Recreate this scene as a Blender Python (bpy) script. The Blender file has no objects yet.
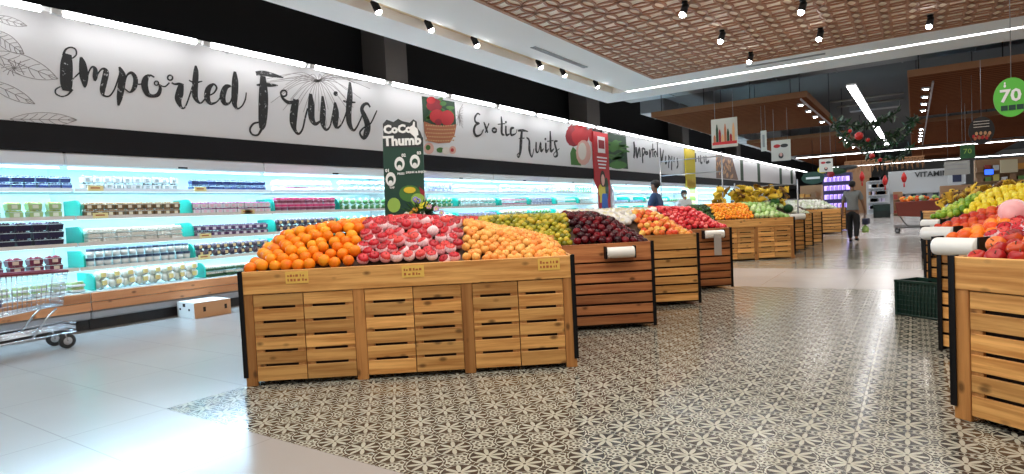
import bpy, bmesh, math, random
from mathutils import Vector, Matrix
random.seed(7)
PI = math.pi
SC = bpy.context.scene
COL = SC.collection

# ------------------------------------------------------------------ camera
F, CX, CY, H = 602.0, 512.0, 237.0, 1.22
v1 = Vector((914 - CX, 195 - CY, F)).normalized()
v2 = -Vector((-392 - CX, 258 - CY, F)); v2 = (v2 - v1 * v2.dot(v1)).normalized()
v3 = v2.cross(v1)
if v3.y > 0: v3 = -v3
AX = (v2, v1, v3)                       # world x, y, z seen from the camera (x right, y down, z forward)
CAM = Vector((0, 0, H))
def w_dir(c): return Vector((AX[0].dot(c), AX[1].dot(c), AX[2].dot(c)))
def ray(x, y): return w_dir(Vector((x - CX, y - CY, F)))
def at_z(x, y, z=0.0):
    d = ray(x, y); return CAM + d * ((z - H) / d.z)
def at_x(x, y, X):
    d = ray(x, y); return CAM + d * (X / d.x)
def at_y(x, y, Y):
    d = ray(x, y); return CAM + d * (Y / d.y)
def at_plane(x, y, O, N):
    d = ray(x, y); return CAM + d * ((O - CAM).dot(N) / d.dot(N))

cam_d = bpy.data.cameras.new('camera'); cam = bpy.data.objects.new('camera', cam_d); COL.objects.link(cam)
right, down, fwd = w_dir(Vector((1, 0, 0))), w_dir(Vector((0, 1, 0))), w_dir(Vector((0, 0, 1)))
m = Matrix((right, -down, -fwd)).transposed().to_4x4(); m.translation = CAM
cam.matrix_world = m
cam_d.sensor_width = 36.0; cam_d.lens = 36.0 * F / 1024.0; cam_d.clip_start = 0.05; cam_d.clip_end = 300
SC.camera = cam

# ------------------------------------------------------------------ light and exposure
SC.view_settings.view_transform = 'Standard'; SC.view_settings.look = 'None'
SC.view_settings.gamma = 1.0; SC.view_settings.use_curve_mapping = False
SC.view_settings.exposure = 0.25
try: SC.cycles.use_denoising = True; SC.cycles.use_light_tree = True; SC.cycles.max_bounces = 6; SC.cycles.sample_clamp_indirect = 6
except Exception: pass
W = bpy.data.worlds.new('world'); SC.world = W; W.use_nodes = True
W.node_tree.nodes['Background'].inputs[0].default_value = (0.95, 0.97, 1.0, 1)
W.node_tree.nodes['Background'].inputs[1].default_value = 0.32

def area(name, loc, size, power, col=(1, 1, 1), rot=(0, 0, 0)):
    d = bpy.data.lights.new(name, 'AREA'); d.shape = 'RECTANGLE'; d.size, d.size_y = size; d.energy = power; d.color = col
    o = bpy.data.objects.new(name, d); o.location = loc; o.rotation_euler = rot; COL.objects.link(o); return o
def spot(name, loc, target, power, col=(1, 0.93, 0.84), angle=70, blend=0.7, r=0.05):
    d = bpy.data.lights.new(name, 'SPOT'); d.energy = power; d.color = col; d.spot_size = math.radians(angle); d.spot_blend = blend; d.shadow_soft_size = r
    o = bpy.data.objects.new(name, d); o.location = loc
    o.rotation_euler = (Vector(target) - Vector(loc)).to_track_quat('-Z', 'Y').to_euler(); COL.objects.link(o); return o
# general shop light: wide soft area lamps added below the ceiling, without fixtures
area('store_fill_light', (-1.5, 2.5, 4.4), (6.5, 6.0), 300, (1, 0.96, 0.90))
area('store_fill_light', (-1.5, 11.0, 4.4), (6.5, 7.0), 70, (1, 0.96, 0.90))
area('store_fill_light', (-2.0, 25.0, 3.95), (8, 12), 170, (1, 0.96, 0.92))
area('store_fill_light', (-2.0, 45.0, 3.95), (10, 20), 560, (1, 0.97, 0.95))
area('store_fill_light', (7.0, 20.0, 3.95), (6, 20), 300, (1, 0.97, 0.92))
# refrigerated case lighting, plus an added outward lamp for the cold floor spill
for (y0, y1) in ((0.6, 9.1), (10.1, 18.9), (20.2, 40.0)):
    L = y1 - y0
    area('case_and_spill_light', (-9.24, (y0 + y1) / 2, 2.10), (0.06, L), 5 * L, (0.50, 0.86, 1.0), (0, math.radians(15), 0))
    area('case_and_spill_light', (-9.00, (y0 + y1) / 2, 2.125), (0.10, L), 30 * L, (0.46, 0.74, 1.0), (0, math.radians(-35), 0))  # added spill lamp, hung free ahead of the canopy
    for z in (0.75, 1.07, 1.42, 1.78): area('shelf_light', (-9.06, (y0 + y1) / 2, z), (0.03, L), 4.6 * L, (0.60, 0.90, 1.0), (0, math.radians(55), 0))

# ------------------------------------------------------------------ mesh helpers
class MB:
    """collects shapes into one mesh; every shape has a material slot and a tone"""
    def __init__(s): s.v = []; s.f = []; s.mi = []; s.t = []; s.sm = []
    def add(s, vs, fs, mi=0, tone=0.5, smooth=False):
        b = len(s.v); s.v += [tuple(p) for p in vs]
        for f in fs: s.f.append(tuple(b + i for i in f)); s.mi.append(mi); s.t.append(tone); s.sm.append(smooth)
    def box(s, x0, y0, z0, x1, y1, z1, mi=0, tone=None):
        tone = random.random() if tone is None else tone
        vs = [(x, y, z) for z in (z0, z1) for y in (y0, y1) for x in (x0, x1)]
        s.add(vs, [(0, 2, 3, 1), (4, 5, 7, 6), (0, 1, 5, 4), (2, 6, 7, 3), (0, 4, 6, 2), (1, 3, 7, 5)], mi, tone)
    def bbox(s, x0, y0, z0, x1, y1, z1, b=0.004, mi=0, tone=None):
        """box with bevelled edges"""
        tone = random.random() if tone is None else tone
        bm = bmesh.new(); bmesh.ops.create_cube(bm, size=1)
        for v in bm.verts: v.co = Vector(((x0 + x1) / 2 + v.co.x * (x1 - x0), (y0 + y1) / 2 + v.co.y * (y1 - y0), (z0 + z1) / 2 + v.co.z * (z1 - z0)))
        bmesh.ops.bevel(bm, geom=bm.edges[:], offset=b, segments=1, affect='EDGES')
        s.bm(bm, mi, tone)
    def bm(s, bm, mi=0, tone=0.5, smooth=False):
        bm.verts.index_update(); s.add([v.co[:] for v in bm.verts], [[v.index for v in f.verts] for f in bm.faces], mi, tone, smooth); bm.free()
    def tube(s, pts, r, n=8, mi=0, tone=0.5, cap=True, closed=False):
        pts = [Vector(p) for p in pts]; N = len(pts); rs = r if isinstance(r, (list, tuple)) else [r] * N
        vs = []; fs = []; ref = None
        for i, p in enumerate(pts):
            a = pts[i - 1] if (i > 0 or closed) else p; b = pts[(i + 1) % N] if (i < N - 1 or closed) else p
            t = (b - a).normalized()
            if ref is None: ref = t.orthogonal().normalized()
            ref = (ref - t * ref.dot(t)); ref = ref.normalized() if ref.length > 1e-6 else t.orthogonal().normalized()
            q = t.cross(ref)
            for k in range(n):
                an = 2 * PI * k / n; vs.append(p + (ref * math.cos(an) + q * math.sin(an)) * rs[i])
        for i in range(N if closed else N - 1):
            for k in range(n):
                a = i * n + k; b = i * n + (k + 1) % n; j = ((i + 1) % N) * n
                fs.append((a, b, j + (k + 1) % n, j + k))
        if cap and not closed: fs.append(tuple(range(n - 1, -1, -1))); fs.append(tuple((N - 1) * n + k for k in range(n)))
        s.add(vs, fs, mi, tone, True)
    def lathe(s, prof, c=(0, 0, 0), n=16, mi=0, tone=0.5, axis=None, smooth=True, fn=None):
        """prof = [(r, z)...] around z"""
        vs = []; fs = []
        R = Vector((0, 0, 1)).rotation_difference(Vector(axis)).to_matrix() if axis else Matrix.Identity(3)
        for (r, z) in prof:
            for k in range(n):
                an = 2 * PI * k / n; rr = r * (fn(an, z) if fn else 1)
                vs.append(R @ Vector((rr * math.cos(an), rr * math.sin(an), z)) + Vector(c))
        for i in range(len(prof) - 1):
            for k in range(n):
                a = i * n + k; b = i * n + (k + 1) % n
                fs.append((a, b, b + n, a + n))
        fs.append(tuple(range(n - 1, -1, -1))); fs.append(tuple((len(prof) - 1) * n + k for k in range(n)))
        s.add(vs, fs, mi, tone, smooth)
    def ball(s, c, r, mi=0, tone=0.5, sub=1, sc=(1, 1, 1)):
        bm = bmesh.new(); bmesh.ops.create_icosphere(bm, subdivisions=sub, radius=r)
        for v in bm.verts: v.co = Vector((v.co.x * sc[0] + c[0], v.co.y * sc[1] + c[1], v.co.z * sc[2] + c[2]))
        s.bm(bm, mi, tone, True)
    def prism(s, pts, n, d, mi=0, tone=0.5):
        """closed outline of 3d points, thickness d along n"""
        pts = [Vector(p) for p in pts]; k = len(pts); n = Vector(n).normalized() * d
        vs = pts + [p + n for p in pts]
        fs = [tuple(range(k)), tuple(range(2 * k - 1, k - 1, -1))] + [(i, (i + 1) % k, k + (i + 1) % k, k + i) for i in range(k)]
        s.add(vs, fs, mi, tone)
    def mesh(s, name, mats):
        me = bpy.data.meshes.new(name); me.from_pydata(s.v, [], s.f)
        for mt in mats: me.materials.append(mt)
        me.polygons.foreach_set('material_index', s.mi); me.polygons.foreach_set('use_smooth', s.sm)
        a = me.attributes.new('tone', 'FLOAT', 'FACE'); a.data.foreach_set('value', s.t)
        me.update(); bm = bmesh.new(); bm.from_mesh(me); bmesh.ops.recalc_face_normals(bm, faces=bm.faces[:]); bm.to_mesh(me); bm.free()
        return me
    def build(s, name, mats, parent=None, **kw):
        if not isinstance(mats, (list, tuple)): mats = [mats]
        return put(name, s.mesh(name, mats), parent, **kw)

def put(name, me, parent=None, loc=None, rot=None, **kw):
    o = bpy.data.objects.new(name, me); COL.objects.link(o)
    if loc is not None: o.location = loc
    if rot is not None: o.rotation_euler = rot
    if parent: o.parent = parent
    return tag(o, **kw)
def tag(o, label=None, cat=None, group=None, kind=None):
    if label: o['label'] = label
    if cat: o['category'] = cat
    if group: o['group'] = group
    if kind: o['kind'] = kind
    return o
def thing(name, loc, rz, label, cat, group=None):
    o = bpy.data.objects.new(name, None); o.empty_display_size = 0.1; COL.objects.link(o); o.location = loc; o.rotation_euler = (0, 0, rz)
    return tag(o, label, cat, group)
def children_of():
    d = {}
    for o in COL.objects:
        if o.parent: d.setdefault(o.parent, []).append(o)
    return d
def copy_thing(src, kids, loc, rot=None, scale=None, label=None, group=None):
    r = src.copy(); COL.objects.link(r); r.location = loc
    if rot is not None: r.rotation_euler = rot
    if scale is not None: r.scale = (scale,) * 3 if not hasattr(scale, '__len__') else scale
    if label: r['label'] = label
    if group: r['group'] = group
    for k in kids:
        c = k.copy(); COL.objects.link(c); c.parent = r
    return r

# ------------------------------------------------------------------ materials
class NT:
    def __init__(s, name):
        s.m = bpy.data.materials.new(name); s.m.use_nodes = True; s.nt = s.m.node_tree; s.n = s.nt.nodes; s.b = s.n['Principled BSDF']
    def node(s, t, **kw):
        n = s.n.new(t)
        for k, v in kw.items(): setattr(n, k, v)
        return n
    def link(s, a, b): s.nt.links.new(a, b)
    def put(s, sock, v):
        if hasattr(v, 'links') or hasattr(v, 'is_linked'): s.link(v, sock)
        else: sock.default_value = v
    def M(s, op, a, b=None, c=None):
        n = s.node('ShaderNodeMath', operation=op); s.put(n.inputs[0], a)
        if b is not None: s.put(n.inputs[1], b)
        if c is not None: s.put(n.inputs[2], c)
        return n.outputs[0]
    def mix(s, f, a, b):
        n = s.node('ShaderNodeMix', data_type='RGBA'); s.put(n.inputs[0], f)
        for k, v in ((6, a), (7, b)):
            if isinstance(v, tuple): v = v if len(v) == 4 else v + (1,)
            s.put(n.inputs[k], v)
        return n.outputs[2]
    def noise(s, scale, detail=3, vec=None, rough=0.5):
        n = s.node('ShaderNodeTexNoise'); n.inputs['Scale'].default_value = scale; n.inputs['Detail'].default_value = detail; n.inputs['Roughness'].default_value = rough
        if vec is not None: s.link(vec, n.inputs['Vector'])
        return n.outputs[0]
    def ramp(s, f, stops):
        n = s.node('ShaderNodeValToRGB'); e = n.color_ramp.elements
        while len(e) < len(stops): e.new(0.5)
        for i, (p, c) in enumerate(stops): e[i].position = p; e[i].color = c if len(c) == 4 else tuple(c) + (1,)
        s.link(f, n.inputs[0]); return n.outputs[0]
    def obj(s, scale=(1, 1, 1)):
        t = s.node('ShaderNodeTexCoord'); mp = s.node('ShaderNodeMapping'); mp.inputs['Scale'].default_value = scale; s.link(t.outputs['Object'], mp.inputs[0]); return mp.outputs[0]
    def bump(s, h, st=0.3, d=0.002):
        n = s.node('ShaderNodeBump'); n.inputs['Strength'].default_value = st; n.inputs['Distance'].default_value = d; s.link(h, n.inputs['Height']); s.link(n.outputs[0], s.b.inputs['Normal'])

_mc = {}
def plain(name, col, rough=0.5, metal=0.0, emit=None, es=0.0, spec=0.5, var=0.0, trans=0.0, sss=0.0):
    if name in _mc: return _mc[name]
    t = NT(name); b = t.b
    b.inputs['Base Color'].default_value = (*col, 1); b.inputs['Roughness'].default_value = rough; b.inputs['Metallic'].default_value = metal
    b.inputs['Specular IOR Level'].default_value = spec
    if trans: b.inputs['Transmission Weight'].default_value = trans
    if emit: b.inputs['Emission Color'].default_value = (*emit, 1); b.inputs['Emission Strength'].default_value = es
    if var:
        n = t.noise(9.0, 4, t.obj()); c = t.mix(t.M('MULTIPLY', n, 1.0), tuple(x * (1 - var) for x in col), tuple(min(1, x * (1 + var)) for x in col)); t.link(c, b.inputs['Base Color'])
    _mc[name] = t.m; return t.m

def wood(name, base, dark, axis=0, scale=1.0, rough=0.42):
    t = NT(name); sc = [26 * scale] * 3; sc[axis] = 1.3 * scale
    at = t.node('ShaderNodeAttribute', attribute_name='tone'); tone = at.outputs['Fac']
    oi = t.node('ShaderNodeObjectInfo').outputs['Random']
    tc = t.node('ShaderNodeTexCoord').outputs['Object']; mp = t.node('ShaderNodeMapping'); mp.inputs['Scale'].default_value = sc; t.link(tc, mp.inputs[0])
    cmb = t.node('ShaderNodeCombineXYZ'); t.link(t.M('MULTIPLY', tone, 37.0), cmb.inputs[0]); t.link(t.M('MULTIPLY', tone, 91.0), cmb.inputs[1]); t.link(t.M('MULTIPLY', oi, 53.0), cmb.inputs[2])
    t.link(cmb.outputs[0], mp.inputs['Location'])
    g = t.noise(1.0, 5, mp.outputs[0], 0.62)
    g2 = t.ramp(g, [(0.36, (0, 0, 0)), (0.62, (1, 1, 1))])
    c = t.mix(g2, dark, base)
    tv = t.M('MULTIPLY_ADD', tone, 0.55, 0.70)
    hs = t.node('ShaderNodeHueSaturation'); t.link(c, hs.inputs['Color']); t.link(tv, hs.inputs['Value'])
    # knots
    mk = t.node('ShaderNodeMapping'); s3 = [9.0] * 3; s3[axis] = 5.0; mk.inputs['Scale'].default_value = s3; t.link(tc, mk.inputs[0]); t.link(cmb.outputs[0], mk.inputs['Location'])
    vo = t.node('ShaderNodeTexVoronoi'); vo.inputs['Scale'].default_value = 1.0; t.link(mk.outputs[0], vo.inputs['Vector'])
    kn = t.ramp(vo.outputs['Distance'], [(0.08, (1, 1, 1)), (0.20, (0, 0, 0))])
    c2 = t.mix(t.M('MULTIPLY', kn, 0.75), hs.outputs[0], tuple(x * 0.16 for x in dark))
    t.link(c2, t.b.inputs['Base Color']); t.b.inputs['Roughness'].default_value = rough; t.b.inputs['Specular IOR Level'].default_value = .3; t.bump(g, 0.15)
    return t.m

def fruit_mat(name, cols, rough=0.35, patch=2.2, bumpy=0.0, speck=None):
    """cols: ramp between skin colours over noise and from fruit to fruit"""
    t = NT(name); oi = t.node('ShaderNodeObjectInfo').outputs['Random']
    tc = t.node('ShaderNodeTexCoord').outputs['Object']; cmb = t.node('ShaderNodeCombineXYZ')
    for i in range(3): t.link(t.M('MULTIPLY', oi, 31.0 + 17 * i), cmb.inputs[i])
    mp = t.node('ShaderNodeMapping'); mp.inputs['Scale'].default_value = (12 * patch,) * 3; t.link(tc, mp.inputs[0]); t.link(cmb.outputs[0], mp.inputs['Location'])
    n = t.noise(1.0, 2, mp.outputs[0])
    f = t.M('ADD', t.M('MULTIPLY', n, 0.75), t.M('MULTIPLY_ADD', oi, 0.62, -0.18))
    k = len(cols); c = t.ramp(f, [(0.25 + 0.5 * i / max(1, k - 1), cols[i]) for i in range(k)])
    if speck:
        v = t.noise(620.0, 1, tc); c = t.mix(t.ramp(v, [(0.6, (0, 0, 0)), (0.68, (1, 1, 1))]), c, speck)
    t.link(c, t.b.inputs['Base Color']); t.b.inputs['Roughness'].default_value = rough; t.b.inputs['Specular IOR Level'].default_value = .3
    if bumpy: t.bump(t.noise(420.0, 2, tc), bumpy, 0.002)
    return t.m

WOOD_H = wood('pine_boards', (0.78, 0.42, 0.135), (0.48, 0.20, 0.05), 0)
WOOD_V = wood('pine_posts', (0.55, 0.25, 0.075), (0.38, 0.15, 0.04), 2)
WOOD_R = wood('red_pine_boards', (0.50, 0.205, 0.075), (0.30, 0.10, 0.035), 0)
WOOD_CASE = wood('case_wood_trim', (0.60, 0.28, 0.13), (0.47, 0.2, 0.09), 1, 0.5)
BLACK = plain('black_steel', (0.006, 0.0055, 0.006), 0.5, spec=.2)
GAPSHADE = plain('inside_shade', (0.025, 0.015, 0.01), 0.9)  # near-black painted in for shade behind slats and in hand holes
WHITE = plain('white_paint', (0.80, 0.79, 0.77), 0.5)
CHROME = plain('chrome_wire', (0.75, 0.77, 0.8), 0.22, 1.0)
STEEL = plain('grey_steel', (0.35, 0.36, 0.38), 0.35, 0.7)
LED = plain('led_white', (1, 1, 1), 0.5, emit=(0.97, 0.98, 1.0), es=9)
LEDC = plain('led_cold', (1, 1, 1), 0.5, emit=(0.60, 0.92, 1.0), es=1.8)
BULB = plain('spot_bulb', (1, 1, 1), 0.5, emit=(1.0, 0.97, 0.92), es=60)

# ------------------------------------------------------------------ floor
def floor_mats():
    t = NT('floor_plain'); g = t.node('ShaderNodeNewGeometry').outputs['Position']; sx = t.node('ShaderNodeSeparateXYZ'); t.link(g, sx.inputs[0]); x, y = sx.outputs[0], sx.outputs[1]
    def seam(c, off, p, w):
        f = t.M('FRACT', t.M('DIVIDE', t.M('SUBTRACT', c, off), p)); d = t.M('MINIMUM', f, t.M('SUBTRACT', 1.0, f)); return t.M('LESS_THAN', d, w / p)
    s = t.M('MAXIMUM', seam(y, 2.05, 0.6, 0.0035), seam(x, -4.3, 1.2, 0.0035))
    n = t.noise(0.7, 4, g); c = t.mix(n, (0.31, 0.285, 0.265), (0.37, 0.345, 0.325))
    t.link(t.mix(t.M('MULTIPLY', s, 0.55), c, (0.2, 0.18, 0.16)), t.b.inputs['Base Color'])
    t.link(t.M('MULTIPLY_ADD', n, 0.10, 0.16), t.b.inputs['Roughness'])
    p = NT('floor_patterned'); g = p.node('ShaderNodeNewGeometry').outputs['Position']; sx = p.node('ShaderNodeSeparateXYZ'); p.link(g, sx.inputs[0]); x, y = sx.outputs[0], sx.outputs[1]
    M = p.M
    def cell(c, off, q): return M('SUBTRACT', M('FRACT', M('ADD', M('DIVIDE', M('SUBTRACT', c, off), q), 0.5)), 0.5)
    u = cell(x, -1.83, 0.2225); v = cell(y, 2.87, 0.2285)
    def polar(a, b): return M('SQRT', M('ADD', M('MULTIPLY', a, a), M('MULTIPLY', b, b))), M('ARCTAN2', b, a)
    r, th = polar(u, v)
    lobe = M('ABSOLUTE', M('COSINE', M('MULTIPLY', th, 4.0)))
    star = M('LESS_THAN', r, M('MULTIPLY_ADD', M('POWER', lobe, 1.3), 0.33, 0.06))
    disc = M('LESS_THAN', r, 0.40)
    rim = M('LESS_THAN', M('ABSOLUTE', M('SUBTRACT', r, 0.455)), 0.012)
    cu = M('SUBTRACT', 0.5, M('ABSOLUTE', u)); cv = M('SUBTRACT', 0.5, M('ABSOLUTE', v))
    rc, tc = polar(cu, cv)
    fil = M('GREATER_THAN', M('ADD', M('SINE', M('MULTIPLY', rc, 46.0)), M('MULTIPLY', M('COSINE', M('MULTIPLY', tc, 12.0)), 0.9)), 0.35)
    outer = M('MAXIMUM', M('MULTIPLY', fil, M('GREATER_THAN', r, 0.42)), rim)
    dark = M('MAXIMUM', M('MULTIPLY', disc, M('SUBTRACT', 1.0, star)), outer)
    core = M('LESS_THAN', r, 0.035); dark = M('MAXIMUM', dark, core)
    n = p.noise(2.3, 3, g)
    cream = p.mix(n, (0.36, 0.34, 0.255), (0.43, 0.415, 0.35)); ink = p.mix(n, (0.020, 0.020, 0.020), (0.045, 0.043, 0.04))
    c = p.mix(dark, cream, ink)
    def sm(c_, off, q, w):
        f = M('FRACT', M('DIVIDE', M('SUBTRACT', c_, off), q)); d = M('MINIMUM', f, M('SUBTRACT', 1.0, f)); return M('LESS_THAN', d, w / q)
    s = M('MAXIMUM', sm(x, -0.28, 0.89, 0.003), sm(y, 2.05, 0.914, 0.002))
    p.link(p.mix(M('MULTIPLY', s, 0.7), c, (0.12, 0.11, 0.1)), p.b.inputs['Base Color'])
    p.link(M('MULTIPLY_ADD', n, 0.10, 0.12), p.b.inputs['Roughness'])
    return t.m, p.m
FP, FT = floor_mats()
xs = [-12, -4.3, 4.6, 14]; ys = [-8, 2.05, 9.2, 11.8, 20.6, 95]
me = bpy.data.meshes.new('floor'); vs = [(x, y, 0) for y in ys for x in xs]; fs = []; mi = []
for j in range(len(ys) - 1):
    for i in range(3):
        a = j * 4 + i; fs.append((a, a + 1, a + 5, a + 4)); mi.append(1 if i == 1 and j in (1, 3) else 0)
me.from_pydata(vs, [], fs); me.materials.append(FP); me.materials.append(FT); me.polygons.foreach_set('material_index', mi)
put('floor', me, kind='structure')

# ------------------------------------------------------------------ shell: walls and ceiling
VOID = plain('black_void_paint', (0.012, 0.012, 0.013), 0.85)
GREYD = plain('dark_ceiling_paint', (0.13, 0.135, 0.14), 0.9)
b = MB(); b.box(-10.5, -8, 0, -10.3, 95, 6.2, 0, 0.5); b.build('wall_left', VOID, kind='structure')
b = MB(); b.box(-12, 95, 0, 14, 95.2, 6.2, 0, 0.5); b.build('wall_back', plain('back_wall_paint', (0.5, 0.48, 0.45), 0.8), kind='structure')
b = MB(); b.box(-12, -8, 6.2, 14, 95, 6.35, 0, 0.5); b.build('ceiling', GREYD, kind='structure')
PIL = plain('pillar_grey', (0.13, 0.115, 0.105), 0.7)
for (y0, y1) in ((9.37, 10.03), (18.9, 19.9), (29.2, 30.2), (40, 41)):
    b = MB(); b.box(-10.0, y0, 0, -9.3, y1, 6.2, 0, 0.5); b.build('trim_pillar', PIL, kind='structure')

# white soffit with a tan track slot, a slot LED and the carved timber lattice
ZS = 4.5
SOF = plain('soffit_white', (0.90, 0.88, 0.86), 0.7)
TAN = plain('soffit_slot_tan', (0.72, 0.56, 0.36), 0.8)
b = MB()
b.box(-7.8, -8, ZS, -7.05, 17.3, ZS + 0.3, 0, .5); b.box(-6.65, -8, ZS, -5.5, 15.98, ZS + 0.3, 0, .5)
b.box(-7.05, 15.98, ZS, -6.65, 17.3, ZS + .3, 0, .5)
b.box(-6.65, 16.16, ZS, 14, 17.3, ZS + 0.3, 0, .5); b.box(-5.5, 15.0, ZS, 14, 15.98, ZS + .3, 0, .5)
b.box(-7.05, -8, ZS + 0.16, -6.65, 15.98, ZS + 0.3, 1, .5)
b.box(-6.65, 15.98, ZS + 0.1, 14, 16.16, ZS + 0.3, 0, .5)
b.build('ceiling_soffit', [SOF, TAN], kind='structure')
b = MB(); b.box(-6.65, 15.99, ZS + 0.02, 12, 16.15, ZS + 0.1, 0); b.build('linear_ceiling_light', [LED], label='long straight LED slot light set across the end of the white soffit', cat='ceiling light')
LW = plain('lattice_wood', (0.40, 0.185, 0.098), 0.55, var=0.15)
LC = plain('lattice_backing', (0.93, 0.80, 0.65), 0.7)
b = MB()
b.box(-5.5, -4, ZS + 0.024, 8, 15.0, ZS + 0.2, 1, .5)
b.box(-5.5, -4, ZS - 0.01, -5.43, 15.0, ZS + 0.1, 0, .5); b.box(-5.5, 14.93, ZS - 0.01, 8, 15.0, ZS + 0.1, 0, .5)
s_ = 0.43; rr = s_ / math.sqrt(2)
for i in range(0, 31):
    for j in range(-16, 17):
        cx, cy = -5.33 + s_ * i, 8.0 + s_ * j
        if cy > 14.95 or cy < 3.0: continue
        z0, z1 = (ZS - 0.004 * ((i + j) % 2)), ZS + 0.022
        vs = []; fs = []; n = 24
        for k in range(n):
            a = 2 * PI * k / n
            for (q, z) in ((rr - .020, z0), (rr + .020, z0), (rr + .020, z1), (rr - .020, z1)):
                vs.append((min(max(cx + q * math.cos(a), -5.45), 8), min(cy + q * math.sin(a), 14.95), z))
        for k in range(n):
            A = 4 * k; B = 4 * ((k + 1) % n)
            for e in range(4): fs.append((A + e, A + (e + 1) % 4, B + (e + 1) % 4, B + e))
        b.add(vs, fs, 0, 0.5)
b.build('ceiling_lattice', [LW, LC], kind='structure')
b = MB()
for k in range(2): b.box(-6.25 + .07 * k, 10.3, ZS - 0.012, -6.2 + .07 * k, 12.6, ZS + .01, 0, .5)
b.build('slot_vent', [plain('vent_grey', (0.3, 0.29, 0.29), .6)], label='grey slot air vent running lengthwise in the white soffit', cat='air vent')
b = MB()
for k in range(2): b.box(-3.3, 15.35 + .07 * k, ZS - 0.012, -1.6, 15.4 + .07 * k, ZS + .01, 0, .5)
b.build('slot_vent', [plain('vent_grey', (0.3, 0.29, 0.29), .6)], label='grey slot air vent running crosswise beside the timber lattice', cat='air vent')

# spotlights
def spotlight(p, aim, label, group):
    t = thing('ceiling_spotlight', p, 0, label, 'spotlight', group)
    ax = Vector(aim).normalized()
    b = MB(); b.lathe([(0.0, 0), (0.05, 0), (0.05, -0.03), (0.015, -0.03), (0.015, -0.1), (0, -0.1)], n=12); b.build('mount', BLACK, t)
    c = Vector((0, 0, -0.1)); b = MB(); b.lathe([(0.02, -0.1), (0.055, -0.08), (0.06, 0.10), (0.05, 0.10), (0.045, .08), (0.0, .08)], c=c + ax * .03, n=14, axis=ax); b.build('lamp_body', BLACK, t)
    b = MB(); b.ball(c + ax * .13, 0.052, sub=2); b.build('bulb', BULB, t)
    return t
for k, (x, y) in enumerate(((-6.85, 1.4), (-6.85, 2.7), (-6.85, 4.1), (-6.85, 5.4), (-6.85, 6.74), (-6.85, 7.96), (-6.85, 9.26), (-6.85, 11.6), (-6.85, 12.7), (-6.85, 14.48))):
    spotlight((x, y, ZS + .16), (0.35, 0.25, -1), 'small black track spotlight in the tan slot of the white soffit', 'track spotlights in the soffit slot')
    if k % 2: spot('spot_beam', (x + .1, y + .05, ZS - .2), (-3.6, y + 1.6, 0.95), 25 if y < 3 else 190)
for k, (x, y) in enumerate(((-3.0, 9.78), (-2.95, 11.85), (-2.9, 14.01), (-1.45, 11.03), (-1.43, 13.08), (.31, 13.65), (0.3, 11.3), (-3, 6.0), (-1.4, 4.0), (1.4, 6.0))):
    spotlight((x, y, ZS), (-0.2, -0.5, -1), 'black spotlight hanging under the carved timber ceiling lattice', 'spotlights under the timber lattice')
    spot('spot_beam', (x, y - .1, ZS - .3), (x - .6, y - 1.2, 0.8), 170 if y > 7 else 45)

# ------------------------------------------------------------------ produce displays (slatted pine crates)
TH = math.atan2(1.52, 2.05)
CW, CD, CH = 2.55, 1.225, 0.88
def lerp(xs, ys, x):
    if x <= xs[0]: return ys[0]
    for a, b_, c, d in zip(xs, xs[1:], ys, ys[1:]):
        if x <= b_: return c + (d - c) * (x - a) / (b_ - a)
    return ys[-1]
PROF_1 = ([0, .19, .59, 1.19, 1.76, 2.0, 2.25, 2.41, 2.55], [1.0, 1.12, 1.19, 1.22, 1.165, 1.10, 1.045, .99, .885])
PROF_L = ([0, .2, .6, 1.2, 1.8, 2.1, 2.3, 2.43, 2.55], [.99, 1.11, 1.18, 1.19, 1.17, 1.155, 1.06, .95, .87])
PROF_R = ([0, .2, .55, 1.0, 2.55], [.91, 1.0, 1.06, 1.10, 1.0])
class Frame:
    """local frame of a display: u along its front, v to the back"""
    def __init__(s, corner, mirror, prof=None):
        s.m = mirror; s.prof = prof or (PROF_R if mirror else PROF_L)
        if not mirror:      # corner = right front corner
            s.U = Vector((math.cos(TH), math.sin(TH), 0)); s.V = Vector((-s.U.y, s.U.x, 0)); s.O = Vector((corner[0], corner[1], 0)) - s.U * CW; s.rz = TH
        else:               # corner = left front corner
            s.U = Vector((math.cos(TH), -math.sin(TH), 0)); s.V = Vector((-s.U.y, s.U.x, 0)); s.O = Vector((corner[0], corner[1], 0)); s.rz = -TH
    def w(s, u, v, z): return s.O + s.U * u + s.V * v + Vector((0, 0, z))
    def uu(s, u): return CW - u if s.m else u
    def h(s, u, v):
        """height of the heap's surface"""
        back = lerp(*s.prof, u); t = min(1, max(0, v / 0.46)); t = t * (1.25 - 0.25 * t)
        return 0.85 + (back - 0.85) * t

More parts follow.
